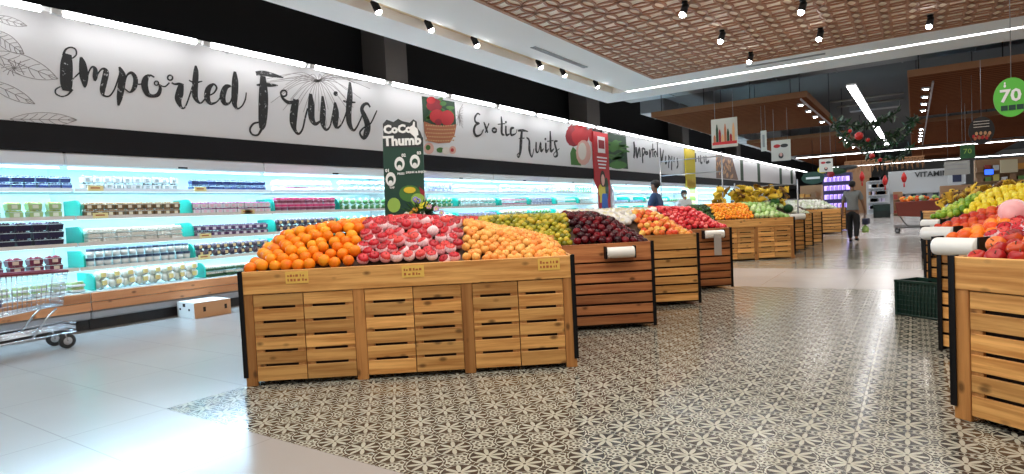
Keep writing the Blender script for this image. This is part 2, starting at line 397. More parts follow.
def crate(fr, style, label, group, floorz=0.0):
    t = thing('produce_crate', fr.O, fr.rz, label, 'display crate', group)
    wm = WOOD_H if style != 'red' else WOOD_R; wv = WOOD_V if style != 'red' else WOOD_R
    z0 = 0.035
    if style == 'framed':
        px = [0.0, 0.33 * CW, 0.655 * CW, CW - 0.085]
        for x in px:
            b = MB(); b.bbox(x, 0, 0.0, x + 0.085, 0.03, CH - .17); b.build('post', wv, t)
        b = MB(); b.bbox(0, -0.006, CH - .175, CW, 0.03, CH, .004, 0, 0.62); b.build('top_board', wm, t)
        for i in range(3):
            x0, x1 = px[i] + .088, px[i + 1] - .003; xm = (x0 + x1) / 2; b = MB()
            n = 6; hh = (CH - .18 - z0) / n
            for (a, c) in ((x0, xm - .003), (xm + .003, x1)):
                for k in range(n):
                    b.bbox(a, 0.004, z0 + k * hh + (0.020 if k else 0), c, 0.024, z0 + (k + 1) * hh - 0.001, .002)
                wq = c - a
                for (e, f_) in ((a, a + wq * .16), (c - wq * .16, c)): b.box(e, 0.008, z0, f_, 0.03, CH - .18, 1, .4)
            b.box(x0, 0.034, z0, x1, 0.04, CH - .18, 2, .5)  # dark sheet standing in for the shaded inside of the crate
            b.build('slat_panel', [wm, wv, GAPSHADE], t)
        zr = z0
    else:
        n = 6; tb = 0.2; hh = (CH - tb - z0) / n
        b = MB()
        for k in range(n): b.bbox(0.0, 0.0, z0 + k * hh + 0.021, CW, 0.024, z0 + (k + 1) * hh - .001, .002)
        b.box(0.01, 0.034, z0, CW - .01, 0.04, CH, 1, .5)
        b.build('slat_panel', [wm, GAPSHADE], t)
        b = MB(); b.bbox(0, 0, CH - tb + .015, CW, 0.024, CH, .004); b.build('top_board', wm, t)
    for x in (0, CW):                                             # black steel angle on both front corners
        s = -1 if x == 0 else 1; b = MB()
        b.box(x - .004 if s < 0 else x - .022, -0.012, .07 if style == 'framed' else .02, x + .022 if s < 0 else x + .004, -0.006, CH + .005, 0, .5)
        b.box(min(x, x + s * .012), -0.012, .07 if style == 'framed' else .02, max(x, x + s * .012), 0.06, CH + .005, 0, .5)
        b.build('metal_corner', BLACK, t)
    for x in (0, CW):
        s = 1 if x == 0 else -1; b = MB(); n = 6; hh = (CH - .035) / n
        for k in range(n): b.box(min(x, x + s * .02), 0.05, .035 + k * hh + .012, max(x, x + s * .02), CD - .02, .035 + (k + 1) * hh, 0)
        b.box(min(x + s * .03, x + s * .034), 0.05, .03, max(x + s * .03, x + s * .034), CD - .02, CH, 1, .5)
        b.build('side_boards', [wm, GAPSHADE], t)
    b = MB(); b.box(0, CD - .03, .03, CW, CD - .005, 1.0, 0); b.build('back_board', [wm], t)
    # sloping tray that carries the fruit
    b = MB(); nu, nv = 20, 8; vs = []
    for j in range(nv + 1):
        for i in range(nu + 1):
            u, v = .025 + (CW - .05) * i / nu, .045 + (CD - .09) * j / nv; vs.append((u, v, fr.h(u, v) - 0.065))
    fs = [(j * (nu + 1) + i, j * (nu + 1) + i + 1, (j + 1) * (nu + 1) + i + 1, (j + 1) * (nu + 1) + i) for j in range(nv) for i in range(nu)]
    b.add(vs, fs, 0, .3); b.build('tray', plain('tray_liner', (0.10, 0.06, 0.04), 0.9), t)
    return t

def heap(fr, src, u0, u1, v0, v1, pitch, label, group, lift=0.0, jit=0.14, tilt=0.5, keep=None, sc=(0.93, 1.07), cap=300):
    """hexagonal rows of single fruits on the tray"""
    if isinstance(src, tuple): src = [src]
    n = 0; row = 0; v = v0 + pitch / 2
    while v < v1 - pitch * .3:
        u = u0 + pitch * .4 + (pitch / 2 if row % 2 else 0)
        while u < u1 - pitch * .18:
            uu, vv = u + random.gauss(0, jit * pitch * .6), v + random.gauss(0, jit * pitch * .6)
            if keep is None or keep(uu, vv):
                z = fr.h(uu, vv) + lift + random.uniform(-.1, .22) * pitch * .8
                k = random.uniform(*sc); s0, kids = random.choice(src)
                ax = Vector((random.gauss(0, tilt), random.gauss(0, tilt), 1.0)) - fr.V * (0.62 if tilt < .4 else .35); rot = (Vector((0, 0, 1)).rotation_difference(ax.normalized()).to_matrix() @ Matrix.Rotation(random.uniform(0, 6.28), 3, 'Z')).to_euler()
                if n < cap: copy_thing(s0, kids, fr.w(uu, vv, z), rot, k, label, group); n += 1
            u += pitch
        um = (u0 + u1) / 2; g = (fr.h(um, v + .02) - fr.h(um, v)) / .02; row += 1; v += pitch * .84 / math.sqrt(1 + g * g)
    return n

protos = []
def proto_single(name, mb, mats, cat, smooth=True):
    me = mb.mesh(name, mats if isinstance(mats, (list, tuple)) else [mats])
    o = bpy.data.objects.new(name, me); COL.objects.link(o); o['category'] = cat; o['label'] = cat; protos.append(o); return (o, [])
def apple_prof(R, dim=.28, hgt=.9, nz=9):
    p = []
    for i in range(nz + 1):
        a = PI * i / nz; r = R * math.sin(a) ** .85; z = -R * hgt * math.cos(a)
        top = max(0, 1 - (r / (R * .55)) ** 2)
        z += -R * dim * top if i > nz / 2 else R * dim * .6 * top
        p.append((r, z))
    return p
def proto_apple(name, mat_, R, cat, n=14, stem=True, hgt=.9, dim=.28, net=None, netcov=.62):
    b = MB(); b.lathe(apple_prof(R, dim, hgt), n=n); me = b.mesh(name, [mat_])
    o = bpy.data.objects.new(name, me); COL.objects.link(o); o['category'] = cat; o['label'] = cat; protos.append(o); kids = []
    if stem:
        b = MB(); b.tube([(0, 0, R * .45), (R * .04, 0, R * .75), (R * .16, 0, R * 1.0)], R * .06, 5); s = b.build('stem', plain('stem_brown', (.12, .07, .03), .8), o); kids.append(s)
    if net:
        b = MB(); m_ = 26; nz = 7; vs = []; fs = []
        for i in range(nz + 1):
            a = PI * (0.03 + netcov * i / nz); w_ = 1.07
            for k in range(m_):
                th = 2 * PI * k / m_; wav = 1 + (0.05 if (k + i) % 2 else -0.03) * (1 if i > 1 else .3)
                r = R * w_ * wav * math.sin(a) ** .85; z = -R * hgt * 1.06 * math.cos(a) + (0.05 * R if k % 2 else 0) * (i == nz)
                vs.append((r, z)); vs[-1] = (r * math.cos(th), r * math.sin(th), z)
        for i in range(nz):
            for k in range(m_): a = i * m_ + k; b2 = i * m_ + (k + 1) % m_; fs.append((a, b2, b2 + m_, a + m_))
        b.add(vs, fs, 0, .5, False); s = b.build('foam_net', net, o); kids.append(s)
    return (o, kids)

# fruit kinds
b = MB(); R = .047
prof = [(0.0, -R), (R * .5, -R * .87), (R * .87, -R * .5), (R, 0), (R * .88, R * .48), (R * .6, R * .8), (R * .28, R * .95), (R * .09, R * .95), (0, R * .9)]
b.lathe(prof, n=18); b.lathe([(0, R * .9), (R * .07, R * .9), (R * .05, R * .965), (0, R * .97)], n=6, mi=1)
ORANGE = proto_single('orange', b, [fruit_mat('orange_peel', [(0.80, 0.15, 0.002), (0.88, 0.24, 0.005), (0.92, 0.36, 0.015)], .45, 1.2, .25), plain('orange_button', (.25, .2, .05), .8)], 'orange')
NETP = plain('foam_net_pink', (0.85, 0.38, 0.40), 0.75, var=.12); NETW = plain('foam_net_white', (0.88, 0.62, 0.63), 0.75, var=.08); NETWH = plain('foam_net_pure', (.9, .88, .84), .8)
REDA = fruit_mat('apple_red', [(0.34, 0.004, 0.012), (0.52, 0.01, 0.022), (0.66, 0.06, 0.05)], .35, 1.1)
FOAM = [proto_apple('foam_wrapped_apple', REDA, .044, 'apple', net=NETP, netcov=.62), proto_apple('foam_wrapped_apple', REDA, .045, 'apple', net=NETW, netcov=.67), proto_apple('foam_wrapped_apple', REDA, .043, 'apple', net=NETP, netcov=.56)]
GOLD = proto_apple('golden_pear', fruit_mat('pear_skin', [(0.76, 0.32, 0.055), (0.86, 0.46, 0.12), (0.78, 0.25, 0.045)], .45, 1.4, 0, (0.42, 0.18, 0.04)), .036, 'pear', 14, True, .98, .18)
DARKA = proto_apple('dark_red_apple', fruit_mat('apple_dark', [(0.022, 0.001, 0.004), (0.05, 0.002, 0.006), (0.15, 0.005, 0.01)], .2, 1.0), .043, 'apple', 14, False, .92)
PLUM = proto_apple('green_plum', fruit_mat('plum_skin', [(0.14, 0.14, 0.01), (0.38, 0.34, 0.02), (0.58, 0.40, 0.04)], .35, 1.3), .033, 'plum', 12, False, .95, .1)
MIXA = proto_apple('blush_apple', fruit_mat('apple_blush', [(0.72, 0.06, 0.02), (0.85, 0.25, 0.05), (0.88, 0.55, 0.12)], .3, 1.0), .041, 'apple', 12, False)
WFOAM = proto_apple('white_foam_wrapped_pear', fruit_mat('pear_pale', [(.8, .75, .5), (.85, .8, .6), (.85, .8, .6)], .5), .046, 'pear', 12, False, net=NETWH, netcov=.8)
WGUA = proto_apple('white_foam_wrapped_guava', plain('guava_pale', (.7, .75, .5), .5), .046, 'guava', 12, False, net=NETWH, netcov=.8)
WCAB = proto_apple('white_cabbage', fruit_mat('cabbage_pale', [(.6, .68, .45), (.8, .82, .7), (.85, .83, .78)], .6), .062, 'cabbage', 12, False, .9, .05)
REDB = proto_apple('bright_red_apple', fruit_mat('apple_bright', [(0.40, 0.005, 0.015), (0.56, 0.01, 0.025), (0.70, 0.10, 0.08)], .3, 1.2), .042, 'apple', 12, False)
TANG = proto_apple('tangerine', fruit_mat('tang_skin', [(0.85, 0.20, 0.01), (0.90, 0.33, 0.02), (0.9, 0.42, 0.04)], .35, 1.0), .035, 'tangerine', 12, False, .85, .08)
AVOC = proto_apple('avocado', fruit_mat('avo_skin', [(0.012, 0.035, 0.01), (0.03, 0.08, 0.015), (0.05, 0.11, 0.02)], .35), .042, 'avocado', 10, False, 1.3, 0)
LONG = proto_apple('yellow_green_pear', fruit_mat('longan_skin', [(0.20, 0.22, 0.03), (0.38, 0.30, 0.04), (0.55, 0.38, 0.05)], .5), .04, 'pear', 10, False, 1.0, .1)
GUAV = proto_apple('green_guava', fruit_mat('guava_skin', [(0.25, 0.45, 0.10), (0.42, 0.62, 0.22), (0.62, 0.75, 0.42)], .4), .055, 'guava', 12, False, 1.1, .05)
LEMON = proto_apple('lemon', fruit_mat('lemon_skin', [(0.85, 0.62, 0.02), (0.90, 0.72, 0.04), (0.92, 0.78, 0.10)], .35), .038, 'lemon', 12, False, 1.2, 0)
LIME = proto_apple('lime', fruit_mat('lime_skin', [(0.12, 0.28, 0.015), (0.28, 0.44, 0.03), (0.50, 0.56, 0.06)], .35), .036, 'lime', 12, False, 1.05, 0)
BIGA = proto_apple('large_red_apple', fruit_mat('apple_gala', [(0.22, 0.004, 0.006), (0.40, 0.010, 0.01), (0.72, 0.16, 0.03)], .28, .8), .047, 'apple', 18, True, .9)
MANG = proto_apple('orange_mango', fruit_mat('mango_skin', [(0.72, 0.08, 0.01), (0.82, 0.18, 0.015), (0.88, 0.30, 0.03)], .3, .8), .048, 'mango', 14, False, 1.1, 0)
TOMA = proto_apple('orange_red_tomato', fruit_mat('tomato_skin', [(0.52, 0.02, 0.006), (0.66, 0.045, 0.012), (0.78, 0.12, 0.02)], .2, .8), .043, 'tomato', 14, False, .85, .15)
b = MB(); b.lathe([(0, -.075), (.05, -.07), (.088, -.045), (.1, 0), (.088, .045), (.05, .07), (0, .075)], n=16, axis=(1, .2, .1)); b.lathe([(.1015, -.02), (.1015, .02)], n=26, mi=1, smooth=False, axis=(1, .2, .1))
DRAG = proto_single('foam_wrapped_papaya', b, [plain('net_papaya', (.86, .42, .42), .8, var=.15), NETW], 'papaya')
b = MB(); b.ball((0, 0, 0), .11, sub=3, sc=(1.1, 1, 1)); MELON = proto_single('watermelon', b, [fruit_mat('melon_skin', [(0.01, 0.05, 0.012), (0.02, 0.10, 0.02), (0.03, .15, .03)], .3, .4)], 'watermelon')

L1 = [(-2.22, 4.15), (-2.22, 5.87), (-2.22, 7.42), (-2.21, 8.98)]
FR = [Frame(c, False, PROF_1 if i == 0 else None) for i, c in enumerate(L1)]
crate(FR[0], 'framed', 'frontmost pine slatted crate display piled with oranges, pink netted apples and golden pears', 'pine crate displays left of the aisle')
crate(FR[1], 'red', 'reddish slatted crate display heaped with dark red apples, second from the front', 'pine crate displays left of the aisle')
crate(FR[2], 'plain', 'slatted crate display with blush apples and white netted pears, third from the front', 'pine crate displays left of the aisle')
crate(FR[3], 'red', 'slatted crate display with bright red apples, last before the plain floor band', 'pine crate displays left of the aisle')
heap(FR[0], ORANGE, .02, .86, .03, 1.18, .092, 'orange in the heap at the left end of the front crate', 'oranges on the front crate', tilt=.6)
heap(FR[0], FOAM, .87, 1.70, .03, 1.18, .092, 'red apple in a pink foam net, middle heap of the front crate', 'foam wrapped apples on the front crate', tilt=.30)
heap(FR[0], GOLD, 1.70, 2.53, .02, 1.18, .069, 'small golden pear in the heap at the right end of the front crate', 'golden pears on the front crate', tilt=.6, lift=-.008)
heap(FR[1], FOAM[1], .3, .78, .8, 1.18, .094, 'foam wrapped apple on the second crate, behind the netted apples', 'foam wrapped apples on the second crate', tilt=.3)
heap(FR[1], PLUM, .80, 1.76, .02, 1.18, .064, 'small green plum on the second crate, behind the golden pears', 'green plums on the second crate')
heap(FR[1], DARKA, 1.76, 2.53, .02, 1.18, .082, 'shiny dark red apple heaped on the second crate', 'dark red apples on the second crate', lift=.01)
heap(FR[2], WFOAM, .95, 2.53, .02, 1.18, .092, 'pear in a white foam net on the third crate', 'white foam wrapped pears on the third crate', keep=lambda u, v: v > .62 or (u < 1.85 and v > .2), tilt=.3, lift=.01)
heap(FR[2], MIXA, 1.85, 2.53, .02, .66, .08, 'yellow and red blush apple at the right front of the third crate', 'blush apples on the third crate')
heap(FR[3], REDB, 1.62, 2.53, .02, 1.18, .08, 'bright red apple heaped on the fourth crate', 'bright red apples on the fourth crate', lift=.02)
heap(FR[3], WGUA, .9, 1.62, .3, 1.18, .092, 'white netted guava on the fourth crate beside bright red apples', 'white netted guavas on the fourth crate', tilt=.3)

L2 = [(-2.13, 14.0), (-2.2, 15.9), (-2.2, 17.3), (-2.13, 18.6)]
FR2 = [Frame(c, False) for c in L2]
for i, f_ in enumerate(FR2):
    crate(f_, 'framed' if i == 0 else 'plain', ['framed crate display of tangerines and guavas beyond the plain floor band', 'slatted crate directly behind the tangerine and guava crate', 'slatted crate third in the far group, bananas hanging above', 'slatted crate at the far end of the banana group'][i], 'pine crate displays in the far left group')
heap(FR2[0], GUAV, 1.72, 2.53, .03, 1.18, .11, 'pale green guava heaped on the tangerine crate', 'green guavas in the far group')
heap(FR2[0], TANG, .86, 1.72, .02, 1.18, .07, 'tangerine heaped on the first crate of the far group', 'tangerines in the far group', lift=.02)
heap(FR2[0], AVOC, .32, .86, .02, 1.18, .085, 'dark green avocado heaped beside the tangerines', 'avocados in the far group')
heap(FR2[0], LONG, -.0, .32, .02, 1.18, .075, 'yellow green pear at the left end of the far crate', 'yellow green pears in the far group', lift=.03)
heap(FR2[1], GUAV, 1.2, 2.4, .3, 1.18, .115, 'pale green guava on the crate behind the tangerines', 'green guavas in the far group, second crate')
for u, v in ((2.3, .25), (2.1, .5)): copy_thing(MELON[0], [], FR2[1].w(u, v, FR2[1].h(u, v) + .06), (0, 0, u), 1.0, 'dark green watermelon on the far group of crates, behind the guavas', 'watermelons in the far group')
heap(FR2[2], WCAB, 1.4, 2.5, .05, 1.17, .1, 'white cabbage on the third crate of the far group', 'white cabbages in the far group', tilt=.3)
FR3 = Frame((-2.13, 24.0), False)
crate(FR3, 'plain', 'slatted crate display of white produce, farthest down the aisle on the left', 'far single crates')
crate(Frame((-2.17, 26.2), False), 'plain', 'slatted crate end just behind the farthest white produce crate', 'far single crates')
heap(FR3, WCAB, .9, 2.5, .05, 1.17, .12, 'white cabbage on the farthest crate', 'white cabbages on the farthest crate', tilt=.3)

LR = [(.16, 4.0), (.15, 5.62), (.12, 7.45), (.10, 9.15)]
FQ = [Frame(c, True, p) for c, p in zip(LR, (([0, .06, .15, .5, 2.55], [.91, .955, .985, 1.005, 1.0]), None, None, ([0, .2, .5, 1.0, 2.55], [.97, 1.09, 1.17, 1.23, 1.1])))]
nm = ['large red apples', 'pink netted apples and mangoes', 'orange red tomatoes', 'limes and lemons']
for i, f_ in enumerate(FQ):
    crate(f_, 'framed' if i == 0 else 'plain', ['crate display nearest the right edge of the picture, with ' + nm[0], 'slatted crate display of ' + nm[1] + ' right of the aisle', 'slatted crate display of ' + nm[2] + ' right of the aisle', 'slatted crate display of ' + nm[3] + ' right of the aisle'][i], 'pine crate displays right of the aisle')
# the right-hand heaps fall towards the aisle
heap(FQ[0], BIGA, .06, 2.0, .02, 1.17, .092, 'large red and orange apple in the heap at the right edge', 'large red apples on the right front crate', tilt=.6, lift=.01)
heap(FQ[1], MANG, .02, .34, .02, .9, .09, 'orange mango at the aisle end of the netted apple crate', 'orange mangoes on the second right crate')
heap(FQ[1], FOAM, .30, 1.0, .02, 1.17, .088, 'red apple in pink foam net on the second right crate', 'foam wrapped apples on the second right crate', tilt=.3, lift=.01)
heap(FQ[2], TOMA, .02, .62, .02, 1.17, .084, 'orange red tomato on the third right crate', 'orange red tomatoes on the third right crate', lift=.01)
heap(FQ[2], MANG, .62, 1.9, .02, 1.17, .094, 'orange mango on the third right crate behind netted apples', 'orange mangoes on the third right crate', lift=.01)
heap(FQ[3], LIME, .02, .42, .05, 1.18, .072, 'green lime on the fourth right crate', 'limes on the fourth right crate', lift=.05)
heap(FQ[3], LEMON, .42, 2.0, .05, 1.18, .078, 'yellow lemon on the fourth right crate beside the limes', 'lemons on the fourth right crate', lift=.05)
for u, v in ((.30, .36), (.66, .28), (.95, .3)): copy_thing(DRAG[0], [], FQ[1].w(u, v, FQ[1].h(u, v) + .075), (.2, .1, u * 3), .9, 'large fruit in a pink foam net lying on the netted apples', 'large foam wrapped fruit on the second right crate')
LR2 = [(.12, 13.6), (.12, 15.2)]
for i, c in enumerate(LR2):
    f_ = Frame(c, True); crate(f_, 'plain', ['slatted crate of bananas right of the aisle, beyond the lemons', 'slatted crate of bananas farthest on the right side'][i], 'pine crate displays of bananas, right')
# bananas
YB = fruit_mat('banana_skin', [(0.16, 0.06, 0.01), (0.80, 0.48, 0.03), (0.88, 0.62, 0.06)], .45, .6)
b = MB()
for k in range(6):
    x0 = (k - 2.5) * .030; pts = []
    for i in range(6): q = i / 5; pts.append((x0 * (.45 + .75 * math.sin(PI * q * .8)), -.05 + .13 * math.sin(PI * q * .75), .10 - .17 * q + .03 * q * q))
    b.tube(pts, [.008, .016, .0195, .0195, .015, .005], 7)
b.tube([(0, -.03, .13), (0, -.03, .08)], .016, 6, 1)
BAN = proto_single('banana_bunch', b, [YB, plain('banana_stalk', (.10, .06, .02), .8)], 'bananas')
def rack(x0, x1, y, top, label):
    t = thing('hanging_rack', ((x0 + x1) / 2, y, 0), 0, label, 'rack'); w_ = (x1 - x0) / 2
    for s in (-1, 1):
        b = MB(); b.tube([(s * w_, 0, 0), (s * w_, 0, top)], .018, 8); b.build('pole', STEEL, t)
    b = MB(); b.tube([(-w_, 0, top - .12), (w_, 0, top - .12)], .014, 8); b.build('rail', STEEL, t)
    b = MB(); b.tube([(-w_, 0, top - .5), (w_, 0, top - .5)], .014, 8); b.build('rail', STEEL, t)
for (x0, x1, y, top) in ((-5.6, -4.0, 15.6, 2.55), (-3.9, -2.4, 16.4, 1.75)): rack(x0, x1, y, top, 'grey tube rack for bananas over the far left crates, ' + ('tall poles' if top > 2 else 'low rail'))
for i in range(90):
    f_ = FR2[1] if i < 50 else FR2[2]; u = random.uniform(.7, 2.35); v = random.uniform(.35, 1.15)
    copy_thing(BAN[0], [], f_.w(u, v, f_.h(u, v) + random.uniform(.06, .42)), (random.gauss(0, .3), random.gauss(0, .3), random.uniform(0, 6.3)), 1.0, 'bunch of ripe bananas in the far left group of crates', 'banana bunches, far left group')
for i in range(80):
    f_ = Frame(LR2[i % 2], True); u = random.uniform(.1, 2.4); v = random.uniform(.1, 1.2)
    copy_thing(BAN[0], [], f_.w(u, v, f_.h(u, v) + random.uniform(.05, .22)), (random.gauss(0, .4), random.gauss(0, .4), random.uniform(0, 6.3)), 1.0, 'bunch of bananas right of the aisle beyond the lemons', 'banana bunches, right side')

# plastic bag rolls on black brackets
def bag_roll(fr, u, z, L, r, label, hang=0.0):
    t = thing('plastic_bag_roll', fr.w(u, -.02, z), fr.rz, label, 'bag roll')
    b = MB(); b.lathe([(0, -L / 2), (r * .97, -L / 2), (r, -L / 2 + .01), (r, L / 2 - .01), (r * .97, L / 2), (0, L / 2)], c=(0, -r - .012, 0), n=20, axis=(1, 0, 0)); b.build('roll', plain('plastic_white', (0.80, 0.79, 0.74), 0.35), t)
    b = MB()
    for s in (-1, 1): b.box(s * (L / 2 + .012) - .006, -r * 1.6, -r * 1.1, s * (L / 2 + .012) + .006, .015, r * 1.1, 0, .5)
    b.tube([(-L / 2 - .015, -r - .012, 0), (L / 2 + .015, -r - .012, 0)], .012, 8); b.box(-L / 2, .0, -r * .9, L / 2, .008, r * .9, 0, .5); b.build('bracket', BLACK, t)
    if hang:
        b = MB(); b.box(-L * .1, -2 * r - .012, -hang, L * .3, -2 * r - .009, 0, 0, .5); b.build('loose_bag', plain('bag_film', (.75, .75, .73), .25, trans=.6), t)
bag_roll(FR[1], 2.20, .79, .27, .055, 'white plastic bag roll on the dark red apple crate')
bag_roll(FR[3], 2.27, .80, .27, .055, 'white plastic bag roll on the bright red apple crate', .3)
bag_roll(FR2[1], 2.3, .84, .4, .07, 'white plastic bag roll beside the guavas')
bag_roll(FQ[1], .20, .83, .30, .066, 'thick white bag roll nearest the large red apples, right of the aisle')
bag_roll(FQ[2], .17, .83, .30, .066, 'white bag roll behind the nearest roll, right of the aisle')
bag_roll(FQ[3], .15, .86, .22, .05, 'farthest small white bag roll by the limes')
# price tags on the front crate
PT = plain('tag_yellow', (0.80, 0.50, 0.10), 0.6); PTI = plain('tag_ink', (0.45, 0.12, 0.03), .7)
for i, u in enumerate((.43, 1.31, 2.36)):
    b = MB(); b.box(-.085, -.004, -.045, .085, 0, .045, 0, .5)
    for r_ in range(2):
        x = -.07
        while x < .06:
            w_ = random.uniform(.008, .02); b.box(x, -.0055, -.028 + r_ * .034, x + w_, -.004, -.028 + r_ * .034 + random.uniform(.012, .022), 1, .5); x += w_ + random.uniform(.006, .016)
    b.build('price_tag', [PT, PTI], loc=FR[0].w(u, -.0065, CH - .06), rot=(0, 0, FR[0].rz), label='yellow price tag on the front crate below the ' + ('oranges', 'pink netted apples', 'golden pears')[i], cat='price tag')

# ------------------------------------------------------------------ open refrigerated cases along the left wall
CB = plain('case_back_white', (0.68, 0.88, 0.93), 0.45); CWH = plain('case_white', (0.76, 0.77, 0.78), 0.4); CSH = plain('case_shelf', (0.66, 0.80, 0.84), 0.35)
RAILT = plain('shelf_rail', (0.72, 0.62, 0.56), 0.45); BUMP = plain('bumper_grey', (0.30, 0.31, 0.33), 0.4); TEAL = plain('teal_divider', (0.01, 0.42, 0.34), 0.35); BLK2 = plain('kick_black', (0.02, 0.02, 0.022), 0.5)
XF = -8.75; SHZ = (0.80, 1.12, 1.47, 1.83)
def case(y0, y1, label, ends=(True, True)):
    t = thing('refrigerated_case', (XF, y0, 0), 0, label, 'display fridge', 'refrigerated cases along the left wall'); L = y1 - y0
    def P(name, mats, fn): b = MB(); fn(b); return b.build(name, mats, t)
    P('kick_plate', [BLK2], lambda b: b.box(-.95, 0.005, 0, -.10, L - .005, .16, 0, .5))
    P('bumper', [BUMP], lambda b: (b.bbox(-.98, 0.003, .14, .0, L - .003, .245, .02, 0, .5)))
    P('wood_trim', [WOOD_CASE], lambda b: (b.bbox(-.04, .006, .25, .015, L - .006, .358, .004), b.bbox(-.04, .006, .364, .015, L - .006, .475, .004)))
    P('deck', [CSH], lambda b: b.add([(-.01, .003, .49), (-.01, L - .003, .49), (-1.02, L - .003, .55), (-1.02, .003, .55), (-.01, .003, .25), (-.01, L - .003, .25), (-1.02, L - .003, .25), (-1.02, .003, .25)], [(0, 1, 2, 3), (4, 5, 6, 7), (0, 1, 5, 4), (1, 2, 6, 5), (2, 3, 7, 6), (3, 0, 4, 7)], 0, .5))
    P('back_panel', [CB], lambda b: b.box(-1.1, .003, .25, -1.03, L - .003, 2.2, 0, .5))
    for z in SHZ:
        s = P('shelf', [CSH], lambda b: b.box(-1.03, .01, z - .035, -.27, L - .01, z - .012, 0, .5))
        b = MB(); b.box(-.27, .008, z - .045, -.25, L - .008, z + .002, 0, .5); b.build('price_rail', RAILT if z < 1.7 else CWH, t)
        b = MB(); b.box(-.31, .02, z - .048, -.29, L - .02, z - .036, 0, .5); b.build('shelf_light', LEDC, t)
    P('canopy', [CWH], lambda b: (b.bbox(-1.1, .002, 2.13, -.45, L - .002, 2.31, .02, 0, .5)))
    P('canopy_light', [LEDC], lambda b: b.tube([(-.53, .05, 2.115), (-.53, L - .05, 2.115)], .014, 8))
    P('temperature_display', [BLACK], lambda b: b.box(-.449, L * .5, 2.15, -.446, L * .5 + .14, 2.175, 0, .5))
    for e, y in zip(ends, (0, L)):
        if e:
            yy = y - .045 if y == 0 else y + .002
            b = MB(); b.prism([(XF - XF - .95, yy, .16), (-.06, yy, .16), (0, yy, .3), (-.0, yy, .55), (-.25, yy, .75), (-.27, yy, 1.9), (-.43, yy, 2.31), (-1.1, yy, 2.31), (-1.1, yy, .16)], (0, 1, 0), .043); b.build('end_panel', CWH, t)
segs = [(0.45, 3.35), (3.35, 6.25), (6.25, 9.15)], [(10.1, 13.0), (13.0, 15.9), (15.9, 18.85)], [(20.25, 23.2), (23.2, 26.1), (26.1, 29.0)], [(30.4, 36.0), (36.0, 41.6), (41.6, 48.0)]
for gi, g in enumerate(segs):
    for k, (a, c) in enumerate(g):
        w1 = ('nearest group', 'second group', 'third group', 'farthest group')[gi]; w2 = ('first', 'middle', 'last')[k]
        case(a, c, f'white open fridge case with wooden trim, {w2} in the {w1}', (k == 0, k == 2))

# ---- packed produce on the shelves
def prod(name, cat, w, d, h, style, c_body, c_top, c_lab=None):
    b = MB(); body = plain('pk_' + name + '_body', c_body, .3); top = plain('pk_' + name + '_top', c_top, .35); lab = plain('pk_' + name + '_label', c_lab or (.9, .9, .9), .5)
    clear = plain('clear_plastic', (.72, .86, .90), .12)
    rnd = random.Random(name)
    if style == 'punnet':
        b.add([(-w / 2 * .88, -d / 2 * .88, 0), (w / 2 * .88, -d / 2 * .88, 0), (w / 2 * .88, d / 2 * .88, 0), (-w / 2 * .88, d / 2 * .88, 0), (-w / 2, -d / 2, h * .72), (w / 2, -d / 2, h * .72), (w / 2, d / 2, h * .72), (-w / 2, d / 2, h * .72)], [(3, 2, 1, 0), (4, 5, 6, 7), (0, 1, 5, 4), (1, 2, 6, 5), (2, 3, 7, 6), (3, 0, 4, 7)], 0)
        for i in range(3):
            for j in range(4): b.ball(((i - 1) * w * .3, (j - 1.5) * d * .24, h * .70 + rnd.uniform(-.01, .01)), min(w, d) * .17, 1, rnd.random(), 1)
        for (x0, y0, x1, y1) in ((-.52, -.52, -.46, .52), (.46, -.52, .52, .52), (-.52, -.52, .52, -.46), (-.52, .46, .52, .52)): b.box(w * x0, d * y0, h * .70, w * x1, d * y1, h * .76, 3, .5)
        if c_lab: b.box(w / 2 * .9, -d * .2, h * .18, w / 2 + .004, d * .2, h * .62, 2, .5)
    elif style == 'tub':
        b.lathe([(0, 0), (w * .43, 0), (w * .5, h * .72), (0, h * .72)], n=12, mi=0); b.lathe([(0, h * .72), (w * .53, h * .72), (w * .53, h), (0, h)], n=12, mi=1)
        if c_lab: b.lathe([(w * .462, h * .25), (w * .492, h * .62)], n=12, mi=2)
    elif style == 'bag':
        for i in range(7): b.ball((rnd.uniform(-.25, .25) * w, rnd.uniform(-.3, .3) * d, h * rnd.uniform(.3, .62)), min(w, d) * .30, i % 2, rnd.random(), 1, (1, 1, h / min(w, d) * 1.2))
        if c_lab: b.box(w * .3, -d * .16, h * .3, w * .42, d * .16, h * .65, 2, .5)
    else:   # flat tray under film
        b.bbox(-w / 2, -d / 2, 0, w / 2, d / 2, h * .4, .006, 0, .5)
        for i in range(3):
            for j in range(4): b.ball(((i - 1) * w * .28, (j - 1.5) * d * .23, h * .55), min(w, d) * .16, 1, rnd.random(), 1)
        if c_lab: b.box(w * .1, -d * .1, h * .9, w * .45, d * .35, h * .94, 2, .5)
    return proto_single(name, b, [body, top, lab, clear], cat)
